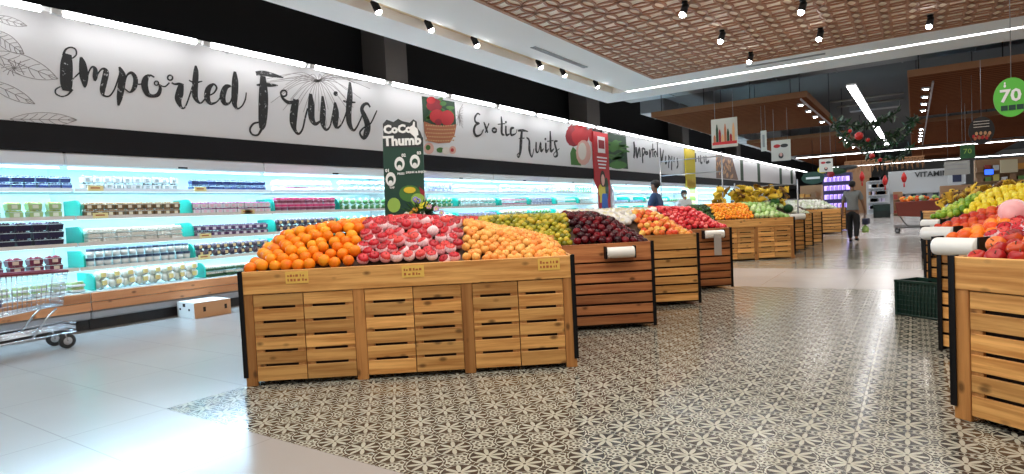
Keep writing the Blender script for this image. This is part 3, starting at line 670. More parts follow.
K = {
 'blue': prod('blueberry_punnet', 'berry punnet', .12, .115, .062, 'punnet', (.02, .03, .10), (.015, .02, .07)),
 'grape': prod('green_grape_punnet', 'grape punnet', .14, .15, .085, 'punnet', (.42, .60, .25), (.50, .62, .16), (.8, .85, .7)),
 'tub': prod('dark_grape_tub', 'grape tub', .15, .16, .085, 'punnet', (.015, .012, .045), (.02, .01, .04)),
 'redtub': prod('red_grape_punnet', 'grape punnet', .15, .15, .08, 'punnet', (.16, .02, .05), (.22, .03, .06), (.7, .5, .4)),
 'tray': prod('sprout_tray', 'vegetable tray', .18, .16, .06, 'flat', (.85, .9, .88), (.42, .55, .25), (.9, .9, .9)),
 'dice': prod('patterned_white_carton', 'carton', .12, .115, .075, 'punnet', (.80, .80, .78), (.10, .08, .07), (.2, .2, .18)),
 'nut': prod('brown_nut_punnet', 'nut punnet', .12, .115, .075, 'punnet', (.20, .12, .05), (.45, .24, .10), (.9, .85, .7)),
 'white': prod('white_mushroom_tray', 'mushroom tray', .17, .17, .05, 'flat', (.72, .70, .64), (.88, .86, .80)),
 'jar': prod('dark_lid_jar', 'jar', .095, .095, .10, 'tub', (.55, .60, .62), (.03, .05, .10), (.9, .9, .88)),
 'bag': prod('white_vegetable_bag', 'vegetable bag', .19, .17, .14, 'bag', (.86, .88, .84), (.70, .74, .68), (.8, .7, .3)),
 'egg': prod('green_and_white_vegetable_tray', 'vegetable tray', .16, .14, .075, 'flat', (.03, .10, .04), (.90, .90, .82)),
 'pink': prod('pink_berry_punnet', 'berry punnet', .115, .115, .07, 'punnet', (.86, .80, .84), (.45, .10, .28), (.9, .6, .7)),
 'purp': prod('purple_plum_punnet', 'plum punnet', .12, .12, .07, 'punnet', (.14, .06, .18), (.10, .03, .12), (.85, .8, .9)),
 'pinkw': prod('white_pack_with_pink_print', 'fruit pack', .13, .125, .08, 'flat', (.88, .82, .86), (.75, .30, .42), (.8, .2, .35)),
 'mag': prod('magenta_label_tub', 'fruit tub', .12, .12, .10, 'tub', (.82, .55, .65), (.80, .06, .25), (.25, .05, .1)),
 'dkbag': prod('dark_salad_bag', 'salad bag', .15, .14, .11, 'bag', (.08, .06, .10), (.20, .16, .22), (.8, .6, .3)),
 'green': prod('leafy_green_bag', 'salad bag', .15, .14, .11, 'bag', (.75, .86, .78), (.12, .34, .12), (.9, .95, .9)),
 'aqua': prod('pale_vegetable_pack', 'vegetable pack', .16, .15, .10, 'bag', (.80, .90, .88), (.62, .82, .80), (.95, .95, .95)),
 'viol': prod('violet_pack', 'vegetable pack', .14, .13, .08, 'punnet', (.60, .62, .78), (.30, .22, .50), (.9, .9, .95)),
}
KN = {'blue': 'dark blueberry punnet', 'grape': 'green grape punnet', 'tub': 'dark grape punnet', 'redtub': 'dark red grape punnet', 'tray': 'pale green sprout tray', 'dice': 'white punnet with dark speckled contents', 'nut': 'brown mixed nut punnet', 'white': 'flat white mushroom tray', 'jar': 'white jar with a dark lid', 'bag': 'bulging white vegetable bag', 'egg': 'dark green tray of white vegetables', 'pink': 'pink berry punnet', 'purp': 'dark purple plum punnet', 'pinkw': 'white pack with pink print', 'mag': 'tub with a magenta lid', 'dkbag': 'dark salad bag', 'green': 'leafy green bag', 'aqua': 'pale cold green pack', 'viol': 'violet and white pack'}
SHN = ('bottom deck', 'lowest shelf', 'third shelf down', 'second shelf down', 'top shelf')
def row(y0, y1, lv, kind, pitch, stack, bay, step=.07, gap=0.0):
    src, kids = K[kind]; z = .505 if lv == 0 else SHZ[lv - 1] - .010; X = (XF - .14) if lv == 0 else XF - .345
    y = y0 + pitch / 2
    while y < y1 - pitch / 2 + .01:
        for k in range(stack):
            copy_thing(src, kids, (X - .006 * k + random.gauss(0, .006), y + random.gauss(0, .004), z + step * k * 1.18), (0, 0, random.gauss(0, .05)), (random.uniform(.96, 1.02),) * 2 + (1.18,),
                       f'{KN[kind]} on the {SHN[lv]}, {bay}', f'{KN[kind]}s on the {SHN[lv]}, {bay}')
        y += pitch
B_ = [  # y range, then (kind, pitch, stack, step) for deck, shelf 1..4
 (2.20, 3.36, 'left edge of the fridge wall', ('tray', .19, 2, .055), ('redtub', .20, 2, .075), ('tub', .17, 3, .082), ('grape', .21, 2, .085), ('blue', .128, 2, .072)),
 (3.46, 4.82, 'bay left of the cardboard box', ('bag', .17, 2, .09), ('jar', .105, 2, .105), ('white', .18, 3, .055), ('nut', .125, 2, .078), ('dice', .125, 2, .08)),
 (4.90, 6.22, 'bay behind the cardboard box', ('egg', .155, 2, .07), ('dkbag', .14, 2, .085), ('purp', .125, 2, .075), ('pink', .12, 2, .075), ('blue', .126, 2, .072)),
 (6.32, 7.62, 'bay behind the oranges', ('bag', .18, 2, .09), ('nut', .13, 2, .08), ('dkbag', .145, 2, .09), ('mag', .13, 2, .10), ('pinkw', .135, 2, .085)),
 (7.70, 9.05, 'bay left of the green standing sign', ('green', .18, 2, .09), ('green', .16, 2, .09), ('green', .16, 2, .09), ('green', .16, 2, .09), ('aqua', .16, 2, .09)),
]
for (y0, y1, bay, *rows) in B_:
    for lv, (kd, p, st, sp) in enumerate(rows): row(y0, y1, lv, kd, p, st, bay, sp)
cyc = ['aqua', 'viol', 'bag', 'green', 'aqua', 'pinkw', 'viol', 'white']
i = 0
for (a, c, bay) in ((10.2, 11.2, 'right of the green sign'), (11.25, 12.9, 'fridge bay behind the golden pears'), (13.1, 14.4, 'middle of the second fridge group'), (14.5, 15.85, 'middle end of the second fridge group'), (16.0, 17.4, 'fridge bay behind the dark red apples'), (17.5, 18.7, 'left of the red pillar banner')):
    for lv in (2, 3, 4): kd = cyc[i % 8]; row(a, c, lv, kd, .18, 2, bay, .09); i += 3
for (a, c, bay) in ((20.4, 23.1, 'right of the red pillar banner'), (23.3, 26.0, 'third fridge group'), (26.2, 28.9, 'left of the yellow pillar banner'), (30.6, 35.9, 'farthest fridge group')):
    for lv in (2, 3, 4): kd = cyc[i % 8]; row(a, c, lv, kd, .3, 1, bay, .09); i += 3
# teal shelf dividers
for y in (3.41, 4.86, 6.27, 7.66, 11.22, 12.95, 14.45, 15.93, 17.45, 21.6, 23.2, 24.7, 26.1):
    for lv in ((0, 1, 2, 3) if y < 9 else (2, 3)):
        z = .5 if lv == 0 else SHZ[lv - 1] - .01; x0 = XF - (.02 if lv == 0 else .275); pts = []
        for k in range(7): a = PI / 2 * k / 6; pts.append((x0 - .14 + .14 * math.sin(a), y, z + .10 + .12 * math.cos(a)))
        pts = [(x0 - .5, y, z + .22)] + pts + [(x0, y, z), (x0 - .5, y, z)]
        b = MB(); b.prism(pts, (0, 1, 0), .02 if y < 9 else .12); b.build('teal_divider', TEAL, label='teal rounded shelf divider between packs in the fridge', cat='shelf divider', group='teal shelf dividers')
for (x, y) in ((95, 184), (100, 212), (205, 233), (204, 258), (246, 209), (200, 188), (250, 222)):   # yellow tickets on the rails
    p = at_x(x, y, XF - .24); b = MB(); b.box(0, -.09, -.035, .008, .09, .035, 0, .5); b.box(.008, -.06, -.005, .009, .05, .012, 1, .5)
    b.build('shelf_ticket', [plain('ticket_cream', (.85, .72, .35), .6), PTI], loc=(XF - .235, p.y, min(SHZ, key=lambda q: abs(q - p.z)) - .0), label='cream yellow ticket on a fridge shelf edge', cat='price tag', group='cream shelf tickets')

# ------------------------------------------------------------------ printed fascia above the cases, with brush lettering
XS = -9.2
FWH = plain('fascia_white', (0.75, 0.735, 0.735), 0.6); _t = NT('lettering_black'); _f = _t.ramp(_t.noise(16.0, 6, _t.node('ShaderNodeNewGeometry').outputs['Position'], .7), [(.60, (0, 0, 0)), (.64, (1, 1, 1))])
_t.link(_t.mix(_f, (.012, .012, .013), (.5, .49, .49)), _t.b.inputs['Base Color']); INK = _t.m; SKETCH = plain('sketch_grey', (0.30, 0.27, 0.26), .7)
b = MB(); b.box(-10.1, -1, 2.315, XS + .03, 70, 2.665, 0, .5); b.build('black_fascia_beam', plain('fascia_black', (0.007, 0.006, 0.007), .6, spec=.2), label='long black band between the fridge tops and the white lettered signs', cat='fascia')
def smooth(pts, n=6):
    if len(pts) < 3: return pts
    out = []; P = [pts[0]] + list(pts) + [pts[-1]]
    for i in range(1, len(P) - 2):
        for k in range(n):
            t = k / n; out.append(tuple(.5 * ((2 * b_) + (-a + c) * t + (2 * a - 5 * b_ + 4 * c - d) * t * t + (-a + 3 * b_ - 3 * c + d) * t ** 3) for a, b_, c, d in zip(P[i - 1], P[i], P[i + 1], P[i + 2])))
    out.append(tuple(pts[-1])); return out
def ribbon(b, pts, off, mi=0, th=.006):
    """pts: (y, z, width) on the fascia"""
    L = []; R_ = []
    for i, (y, z, w_) in enumerate(pts):
        a = pts[max(0, i - 1)]; c = pts[min(len(pts) - 1, i + 1)]; dy, dz = c[0] - a[0], c[1] - a[1]; l = math.hypot(dy, dz) or 1
        ny, nz = -dz / l * w_ / 2, dy / l * w_ / 2; L.append((XS + off, y + ny, z + nz)); R_.append((XS + off, y - ny, z - nz))
    n = len(pts); vs = L + R_ + [(x + th, y, z) for x, y, z in L + R_]; fs = []
    for i in range(n - 1):
        fs += [(i, i + 1, n + i + 1, n + i), (2 * n + i, 2 * n + i + 1, 3 * n + i + 1, 3 * n + i), (i, i + 1, 2 * n + i + 1, 2 * n + i), (n + i, n + i + 1, 3 * n + i + 1, 3 * n + i)]
    b.add(vs, fs, mi, .5)
def crop_map(x0, y0, sc):
    """reads a stroke traced on an enlarged crop back onto the fascia plane; width measured along the picture"""
    def f(p):
        x, y, w_ = p; q = at_x(x0 + x / sc, y0 + y / sc, XS); q2 = at_x(x0 + (x + w_) / sc, y0 + y / sc, XS); q3 = at_x(x0 + x / sc, y0 + (y + w_) / sc, XS)
        return (q.y, q.z, .5 * (abs(q2.y - q.y) + abs(q3.z - q.z)))
    return f
def circ(x, y, r, w_, a0=0, a1=360, n=10): return [(x + r * math.cos(math.radians(a0 + (a1 - a0) * k / n)), y + r * math.sin(math.radians(a0 + (a1 - a0) * k / n)), w_) for k in range(n + 1)]
A_ = crop_map(50, 40, 6.77); B2 = crop_map(150, 50, 6.77); C2 = crop_map(240, 60, 5.576); D2 = crop_map(310, 70, 5.576); E2 = crop_map(460, 100, 6.775); G2 = crop_map(600, 120, 4.99)
word1 = [(A_, s) for s in (
 [(118, 95, 50), (112, 160, 74), (110, 230, 78), (110, 300, 74), (112, 345, 50)],
 [(150, 125, 9), (176, 100, 9), (172, 65, 10), (140, 50, 10), (105, 65, 12), (88, 105, 14)], [(150, 335, 14), (120, 370, 10), (80, 383, 9), (40, 365, 9), (38, 335, 9), (72, 315, 9)],
 [(155, 265, 9), (175, 245, 9), (198, 222, 9)], [(208, 115, 14), (220, 160, 44), (228, 240, 56), (233, 295, 34), (234, 322, 10)], [(240, 290, 12), (262, 215, 9), (285, 182, 12), (305, 200, 26), (304, 250, 30), (302, 278, 12)],
 [(305, 275, 9), (325, 225, 9), (355, 195, 14), (378, 215, 36), (366, 280, 38), (354, 340, 34), (362, 375, 16), (400, 380, 10), (432, 340, 9), (455, 280, 9), (475, 215, 9)],
 [(468, 182, 12), (488, 235, 44), (482, 310, 46), (470, 390, 36), (462, 444, 12)], [(500, 300, 9), (520, 240, 10), (552, 224, 22), (577, 262, 30), (570, 320, 28), (540, 354, 10), (505, 330, 8)], [(572, 292, 9), (600, 300, 9), (628, 296, 9)])]
word1 += [(B2, s) for s in (
 [(28, 185, 10), (0, 172, 14), (-28, 190, 34), (-38, 240, 44), (-20, 295, 36), (15, 312, 22), (52, 302, 26), (68, 265, 20), (62, 232, 12)], circ(42, 225, 14, 8), [(70, 240, 8), (100, 248, 9), (130, 222, 9)],
 circ(135, 188, 17, 10), [(145, 222, 10), (165, 232, 12), (195, 230, 18), (226, 236, 10)], [(210, 236, 34), (200, 290, 50), (190, 335, 44), (205, 380, 22), (225, 395, 10), (245, 370, 9), (270, 300, 9), (285, 250, 9)],
 [(308, 106, 12), (310, 150, 34), (304, 230, 40), (302, 300, 40), (315, 340, 26), (342, 360, 11), (372, 330, 9)], [(262, 205, 7), (290, 219, 12), (320, 219, 12), (352, 212, 6)],
 [(385, 312, 9), (430, 292, 9), (450, 255, 12), (428, 232, 14), (395, 262, 34), (385, 320, 40), (408, 362, 22), (450, 352, 9), (480, 315, 8)],
 [(548, 245, 12), (512, 252, 32), (490, 315, 40), (505, 362, 28), (540, 356, 10), (560, 300, 8)], [(573, 146, 16), (575, 210, 42), (572, 300, 44), (570, 362, 34), (590, 397, 13), (622, 378, 8), (644, 335, 8), (650, 288, 6)])]
word2 = [(C2, s) for s in (
 [(88, 75, 22), (130, 74, 26), (180, 84, 22), (240, 98, 6)], [(92, 140, 8), (130, 138, 18), (170, 140, 18), (210, 142, 5)], [(126, 90, 30), (130, 180, 50), (128, 270, 54), (124, 350, 44), (118, 385, 24)],
 [(120, 385, 14), (98, 418, 10), (66, 414, 10), (55, 385, 10), (75, 355, 10), (105, 348, 9)], circ(243, 186, 17, 9), [(228, 200, 10), (248, 225, 16), (278, 238, 18), (326, 224, 12)],
 [(312, 222, 34), (300, 290, 44), (296, 350, 40), (306, 392, 20), (326, 412, 12), (348, 385, 9), (362, 325, 9), (376, 270, 8)], [(392, 188, 16), (396, 250, 38), (398, 320, 36), (418, 356, 20), (446, 342, 9)])]
word2 += [(D2, s) for s in (
 [(56, 284, 8), (64, 230, 8), (70, 165, 10)], [(69, 146, 12), (72, 215, 32), (70, 290, 32), (88, 333, 14), (110, 315, 8), (122, 265, 7), (134, 200, 7)],
 [(138, 180, 12), (144, 235, 34), (140, 290, 34), (150, 322, 14), (176, 300, 7), (200, 240, 7), (214, 180, 7)], circ(142, 132, 6, 13), [(222, 68, 12), (222, 140, 32), (215, 225, 34), (218, 295, 30), (240, 336, 13), (262, 315, 8), (292, 250, 7)], [(184, 172, 7), (212, 179, 13), (252, 181, 6)],
 [(334, 208, 9), (320, 188, 12), (298, 195, 16), (288, 222, 22), (304, 260, 30), (320, 310, 36), (312, 355, 32), (296, 380, 16), (277, 352, 10), (295, 325, 8), (335, 300, 7), (360, 252, 7), (372, 226, 5)])]
word3 = [(E2, s) for s in (
 [(135, 100, 6), (118, 92, 8), (100, 120, 12), (105, 150, 12), (130, 158, 7), (104, 172, 12), (94, 210, 18), (110, 243, 14), (142, 232, 6), (158, 200, 5)], [(160, 150, 6), (172, 180, 14), (186, 222, 10)], [(195, 158, 7), (170, 222, 6)],
 circ(232, 205, 14, 10), [(278, 112, 8), (282, 160, 15), (282, 225, 16), (300, 238, 6)], [(255, 165, 5), (305, 160, 5)], [(310, 175, 12), (312, 235, 14), (335, 230, 5)], circ(310, 150, 3, 7), [(365, 188, 7), (345, 195, 14), (345, 235, 14), (375, 228, 5), (385, 200, 4)],
 [(392, 208, 10), (425, 206, 12), (460, 214, 4)], [(418, 210, 14), (412, 280, 22), (408, 345, 18), (396, 388, 8), (386, 372, 5), (405, 355, 4)], [(398, 262, 5), (435, 258, 5)], [(450, 255, 7), (468, 275, 12), (470, 340, 18), (486, 385, 8), (500, 330, 4)],
 [(515, 285, 10), (515, 345, 14), (530, 350, 5), (545, 290, 10), (548, 345, 14), (565, 330, 4)], [(580, 290, 12), (582, 350, 14), (600, 330, 4)], circ(578, 265, 3, 7), [(610, 210, 9), (612, 280, 16), (614, 345, 14), (636, 330, 4)], [(590, 280, 4), (632, 275, 5)], [(660, 278, 6), (640, 285, 12), (650, 330, 14), (658, 372, 14), (640, 385, 6), (636, 362, 4), (672, 330, 4)])]
word4 = [(G2, s) for s in (
 [(168, 108, 10), (172, 150, 13), (168, 190, 8)], [(180, 135, 8), (184, 185, 9), (196, 140, 7), (200, 185, 7)], [(210, 140, 7), (212, 215, 8)], [(212, 140, 5), (224, 150, 6), (214, 180, 4)], circ(232, 165, 6, 5), [(246, 148, 6), (248, 185, 7), (254, 150, 4)], [(262, 118, 6), (264, 185, 7)], [(255, 148, 4), (272, 146, 4)],
 [(276, 185, 6), (270, 165, 6), (278, 158, 5), (282, 175, 4)], [(286, 112, 6), (287, 185, 7)], [(300, 140, 6), (306, 205, 9), (316, 150, 5)], [(328, 180, 7), (326, 215, 7), (334, 210, 4)], [(342, 175, 6), (342, 240, 7)], [(340, 178, 4), (350, 195, 5), (342, 212, 4)], [(358, 180, 6), (356, 250, 7)], [(370, 185, 6), (368, 210, 6)], [(384, 190, 7), (388, 225, 7), (382, 240, 5)],
 [(475, 165, 9), (478, 210, 8)], [(490, 180, 6), (494, 210, 6)], [(500, 175, 5), (502, 212, 6), (510, 212, 4)], [(518, 180, 6), (520, 212, 5)], [(528, 178, 5), (530, 212, 6), (544, 205, 6)])]
def fascia(y0, y1, label, words, name='lettered_fascia_sign'):
    t = thing(name, (0, 0, 0), 0, label, 'sign')
    t.location = (XS, (y0 + y1) / 2, 2.67); off = Vector(t.location)
    def done(o): o.matrix_parent_inverse = Matrix.Translation(-off); return o
    b = MB(); b.box(XS - .05, y0, 2.67, XS, y1, 4.12, 0, .5); done(b.build('panel', FWH, t))
    for nm_, wd in words:
        b = MB()
        for j, (mp, s) in enumerate(wd): ribbon(b, smooth([mp(p) for p in s]), .002 + .0012 * (j % 3))
        done(b.build(nm_, INK, t))
    return t, done
def lines(t, done, mp, curves, w_=2.2, name='botanical_drawing'):
    b = MB()
    for c in curves: ribbon(b, smooth([mp((x, y, w_)) for x, y in c], 5), .001, 0, .003)
    done(b.build(name, SKETCH, t))
def leaf(x0, y0, x1, y1, w_, veins=7):
    """outline, midrib and veins of a drawn leaf"""
    dx, dy = x1 - x0, y1 - y0; l = math.hypot(dx, dy); nx, ny = -dy / l, dx / l; o = []
    for s in (-1, 1): o.append([(x0 + dx * t + nx * s * w_ * math.sin(PI * t) ** .8, y0 + dy * t + ny * s * w_ * math.sin(PI * t) ** .8) for t in (0, .15, .3, .5, .7, .85, 1)])
    o.append([(x0, y0), (x0 + dx / 2, y0 + dy / 2), (x1, y1)])
    for k in range(1, veins):
        t = k / veins
        for s in (-1, 1): t2 = min(1, t + .13); o.append([(x0 + dx * t, y0 + dy * t), (x0 + dx * (t + t2) / 2 + nx * s * w_ * .45 * math.sin(PI * t), y0 + dy * (t + t2) / 2 + ny * s * w_ * .45 * math.sin(PI * t)), (x0 + dx * t2 + nx * s * w_ * .85 * math.sin(PI * t2) ** .8, y0 + dy * t2 + ny * s * w_ * .85 * math.sin(PI * t2) ** .8)])
    return o
S1, d1 = fascia(0.3, 10.36, 'white fascia sign lettered Imported Fruits in black brush script', [('lettering_imported', word1), ('lettering_fruits', word2)])
ident = crop_map(0, 0, 1.0)
cv = leaf(-12, 52, 58, 79, 10) + leaf(-10, 30, 24, 54, 7) + leaf(-8, 16, 27, 26, 4, 5) + leaf(10, 119, 77, 120, 7) + leaf(-15, 80, 35, 104, 6, 5)
for k in range(12): a = k * PI / 6; cv.append([(14, 68), (14 + 6 * math.cos(a + .3), 68 + 4 * math.sin(a + .3)), (14 + 13 * math.cos(a), 68 + 8 * math.sin(a))])
lines(S1, d1, ident, cv, .55)
cv = []
for k in range(26):
    a = math.radians(-10 + k * 8.2); L_ = 26 + 22 * random.random(); cx_, cy_ = 318, 80
    cv.append([(cx_, cy_), (cx_ + L_ * .5 * math.cos(a), cy_ + L_ * .42 * math.sin(a) - 4), (cx_ + L_ * math.cos(a) * 1.1, cy_ + L_ * math.sin(a) * .9 + 4)])
for k in range(10): a = -2.9 + k * .28; cv.append([(318, 82), (318 + 22 * math.cos(a), 82 + 8 * math.sin(a)), (318 + 55 * math.cos(a), 84 + 6 * math.sin(a))])
lines(S1, d1, ident, cv, .4)

def poly(b, mp, pts, mi, off, th=.003):
    q = [mp((x, y, 1)) for x, y in pts]; b.prism([(XS + off, y, z) for y, z, _ in q], (1, 0, 0), th, mi, .5)
def ell(x, y, rx, ry, n=14, rot=0):
    return [(x + rx * math.cos(2 * PI * k / n) * math.cos(rot) - ry * math.sin(2 * PI * k / n) * math.sin(rot), y + rx * math.cos(2 * PI * k / n) * math.sin(rot) + ry * math.sin(2 * PI * k / n) * math.cos(rot)) for k in range(n)]
PR = {n_: plain('print_' + n_, c, .6) for n_, c in dict(red=(.50, .02, .025), dkred=(.28, .01, .02), green=(.06, .18, .03), dkgreen=(.015, .05, .02), brown=(.42, .14, .06), tan=(.62, .34, .16), skin=(.75, .42, .34), pink=(.78, .35, .30), cream=(.75, .68, .60), yellow=(.75, .55, .03), white=(.85, .85, .85), ltgreen=(.30, .48, .08), blue=(.03, .12, .42), wood=(.20, .12, .09)).items()}
S2, d2 = fascia(10.37, 19.0, 'white fascia sign lettered Exotic Fruits between a strawberry basket picture and a pomegranate picture', [('lettering_exotic_fruits', word3)])
q = crop_map(375, 80, 5.92); b = MB(); ms = [PR['dkgreen'], PR['red'], PR['green'], PR['brown'], PR['tan'], PR['cream'], PR['dkred'], PR['skin']]
poly(b, q, [(276, 95), (470, 130), (480, 260), (465, 300), (285, 250)], 0, .001)
for k in range(16): poly(b, q, ell(290 + 170 * random.random(), 110 + 120 * random.random(), 26, 11, 8, random.uniform(-1, 1)), 2, .004)
poly(b, q, ell(350, 150, 48, 38, 12), 6, .006); poly(b, q, ell(365, 215, 44, 42, 12), 1, .009); poly(b, q, ell(425, 225, 42, 46, 12), 1, .011); poly(b, q, ell(330, 120, 26, 22), 1, .008); poly(b, q, ell(400, 140, 20, 14), 2, .013); poly(b, q, ell(372, 250, 20, 20), 6, .014)
poly(b, q, [(285, 245), (330, 262), (400, 275), (480, 262), (468, 325), (440, 372), (370, 375), (310, 362), (290, 310)], 3, .016)
for r_ in range(5):
    for k in range(12): poly(b, q, ell(300 + 14.5 * k + (7 if r_ % 2 else 0), 268 + 22 * r_ + 5 * math.sin(k / 12 * PI), 6, 4.5, 6), 4, .020)
poly(b, q, ell(318, 405, 30, 34), 7, .006); poly(b, q, ell(312, 400, 14, 16), 2, .010); poly(b, q, ell(385, 415, 22, 16), 2, .006); poly(b, q, ell(418, 420, 22, 24), 5, .008); poly(b, q, ell(458, 415, 20, 24), 7, .008); poly(b, q, ell(455, 415, 9, 11), 1, .012)
d2(b.build('strawberry_basket_picture', ms, S2))
q = crop_map(560, 115, 4.74); b = MB()
poly(b, q, ell(65, 100, 40, 50, 12), 6, .002); poly(b, q, ell(95, 95, 42, 52, 12), 1, .005); poly(b, q, [(35, 60), (55, 45), (70, 70), (50, 90)], 6, .006); poly(b, q, [(48, 180), (60, 150), (80, 170), (100, 240), (52, 236)], 2, .003); poly(b, q, ell(110, 178, 36, 60, 14), 7, .009); poly(b, q, ell(104, 172, 20, 42, 12), 5, .012); poly(b, q, [(132, 70), (150, 60), (150, 130), (138, 120)], 1, .008); poly(b, q, ell(70, 228, 18, 10, 8), 2, .012)
d2(b.build('pomegranate_picture', ms, S2))
cv = []
for k in range(9): a = k * .7; cv.append([(459 + 3 * math.cos(a), 118 + 8 * math.sin(a)), (459, 112 + k), (463, 104 + 3 * k)])
lines(S2, d2, ident, cv, .4)
S3, d3 = fascia(19.95, 30.5, 'white fascia sign lettered Imported with a green leaf picture, left of the yellow pillar banner', [('lettering_imported', word4[:17])])
q = G2; b = MB(); poly(b, q, [(38, 62), (128, 82), (140, 245), (42, 235)], 0, .001)
for k in range(14): x = 50 + 75 * random.random(); poly(b, q, ell(x, 110 + 100 * random.random(), 34, 6, 8, random.uniform(-.9, .5)), 2, .004)
poly(b, q, ell(90, 225, 44, 20), 2, .006); poly(b, q, ell(70, 130, 20, 34, 10, .4), 2, .009)
d3(b.build('green_leaf_picture', ms, S3))
S4, d4 = fascia(30.6, 62, 'far white fascia sign with brush lettering, beyond the yellow pillar banner', [('lettering', word4[17:])])
b = MB(); poly(b, q, [(578, 172), (660, 190), (690, 300), (580, 290)], 8, .001)
for k in range(30): x = 580 + 95 * random.random(); poly(b, q, ell(x, 190 + (x - 580) * .2 + 80 * random.random(), 3, 12, 6, random.uniform(-.4, .4)), 4, .004)
d4(b.build('wood_print_picture', ms + [PR['wood']], S4))
for x in (740, 757, 779, 790): p = at_x(x, 160, XS); b = MB(); b.box(XS + .001, p.y, 2.68, XS + .004, p.y * 1.02, 4.0, 0, .5); d4(b.build('dark_divider', [PR['dkgreen']], S4))
# LED battens along the top of the fascia
for k in range(-1, 33):
    y0 = 3.35 + 1.93 * k; b = MB(); t = thing('led_batten', (-8.9, y0, 4.03), 0, 'bright white LED tube light in the row above the lettered fascia', 'tube light', 'tube lights above the fascia')
    b.tube([(0, 0, 0), (0, 1.68, 0)], .042, 10); b.build('tube', LED, t)
    b = MB(); b.box(-.05, -.14, .0, -.025, 1.80, .05, 0, .5); b.box(-.05, -.14, -.03, .02, -.03, .035, 0, .5); b.box(-.3, .4, .01, -.03, .43, .03, 0, .5); b.build('housing', WHITE, t)  # back plate put between tube and sign to keep light off the sign

# ------------------------------------------------------------------ writing helper (built-in lettering turned into thin solid meshes)
def text(name, s, size, mat_, parent=None, loc=(0, 0, 0), rot=(PI / 2, 0, 0), ext=.002, bold=0.0, align='CENTER', sx=1.0):
    c = bpy.data.curves.new('t', 'FONT'); c.body = s; c.size = size; c.extrude = ext; c.offset = bold; c.align_x = align; c.align_y = 'CENTER'; c.resolution_u = 2
    o = bpy.data.objects.new('t', c); me = bpy.data.meshes.new_from_object(o); bpy.data.objects.remove(o); bpy.data.curves.remove(c)
    me.materials.clear(); me.materials.append(mat_)
    return put(name, me, parent, loc, rot)
def facing(o, yaw): o.rotation_euler[2] = yaw; return o

# green standing sign behind the netted apples
f_ = FR[1]; DGR = plain('sign_dark_green', (0.012, 0.055, 0.035), 0.4); WTX = plain('sign_white', (.85, .87, .86), .5); CHAR = plain('sign_charcoal', (.03, .035, .037), .5)
O_ = f_.w(0, 1.22, 0)
def on_sign(x, y, off=0):
    p = at_plane(x, y, O_, f_.V); return ((p - O_).dot(f_.U), p.z)
def sg(px_, py_, sc=2.71875 * 1.585):   # crop 375..445 x 110..220 at 4.31
    return on_sign(375 + px_ / 4.31, 110 + py_ / 4.31)
c0 = sg(125, 300); t = thing('standing_sign', f_.w(c0[0], 1.22, .9), f_.rz, 'tall dark green standing sign with white Coco Thumb heading and coconut pictures', 'sign')
def rel(p): return (p[0] - c0[0], p[1] - .9)
def sp_(b, pts, mi, off, th=.004):
    b.prism([(rel(sg(*p))[0], -off, rel(sg(*p))[1]) for p in pts], (0, -1, 0), th, mi, .5)
b = MB(); sp_(b, [(33, 120), (207, 118), (216, 470), (44, 470)], 0, -.02, .02); b.build('board', DGR, t)
b = MB(); sp_(b, [(36, 118), (34, 60), (50, 42), (80, 52), (100, 38), (118, 48), (150, 55), (165, 40), (180, 50), (182, 75), (196, 95), (206, 122), (204, 160), (40, 160)], 0, 0, .006); b.build('heading_plate', CHAR, t)
def sx_(x, y, s, size, name='heading_text', mt=WTX, b_=.006):
    p = rel(sg(x, y)); return text(name, s, size, mt, t, (p[0], -.010, p[1]), bold=b_, ext=.003)
sx_(98, 84, 'CoCo', .132, b_=.007); sx_(118, 134, 'Thumb', .155, b_=.007)
b = MB(); sp_(b, [(150, 98), (152, 72), (162, 66), (166, 50), (172, 52), (172, 72), (184, 82), (188, 108), (170, 116)], 0, .008); b.build('thumb_mark', WTX, t)
for (x, y, s, lab, ly) in ((68, 298, '01', 'TAP', 335), (106, 232, '02', 'PRESS', 275), (172, 222, '03', 'DRINK & ENJOY', 268)):
    b = MB(); sp_(b, ell(x, y, 22, 30, 16), 0, .002); sp_(b, ell(x, y + 4, 13, 17, 12), 1, .007); sp_(b, ell(x, y + 14, 9, 9, 8), 0, .012); b.build('step_picture', [WTX, DGR], t)
    sx_(x + (-14 if s == '01' else 18), y - 36, s, .05, 'step_number', b_=.002); sx_(x + 6, ly, lab, .034, 'step_caption', b_=.001)
b = MB(); sp_(b, ell(150, 360, 46, 36), 0, .002); sp_(b, ell(82, 410, 28, 32), 1, .006); sp_(b, ell(185, 385, 30, 26), 1, .006); sp_(b, ell(150, 345, 26, 14), 2, .009); sp_(b, [(190, 330), (214, 350), (214, 372), (196, 360)], 3, .009); b.build('coconut_picture', [PR['green'], PR['ltgreen'], PR['yellow'], PR['dkred']], t)
b = MB(); b.box(-.02, -.0, -.1, .02, .03, .1, 0, .5); b.build('stand', BLACK, t)
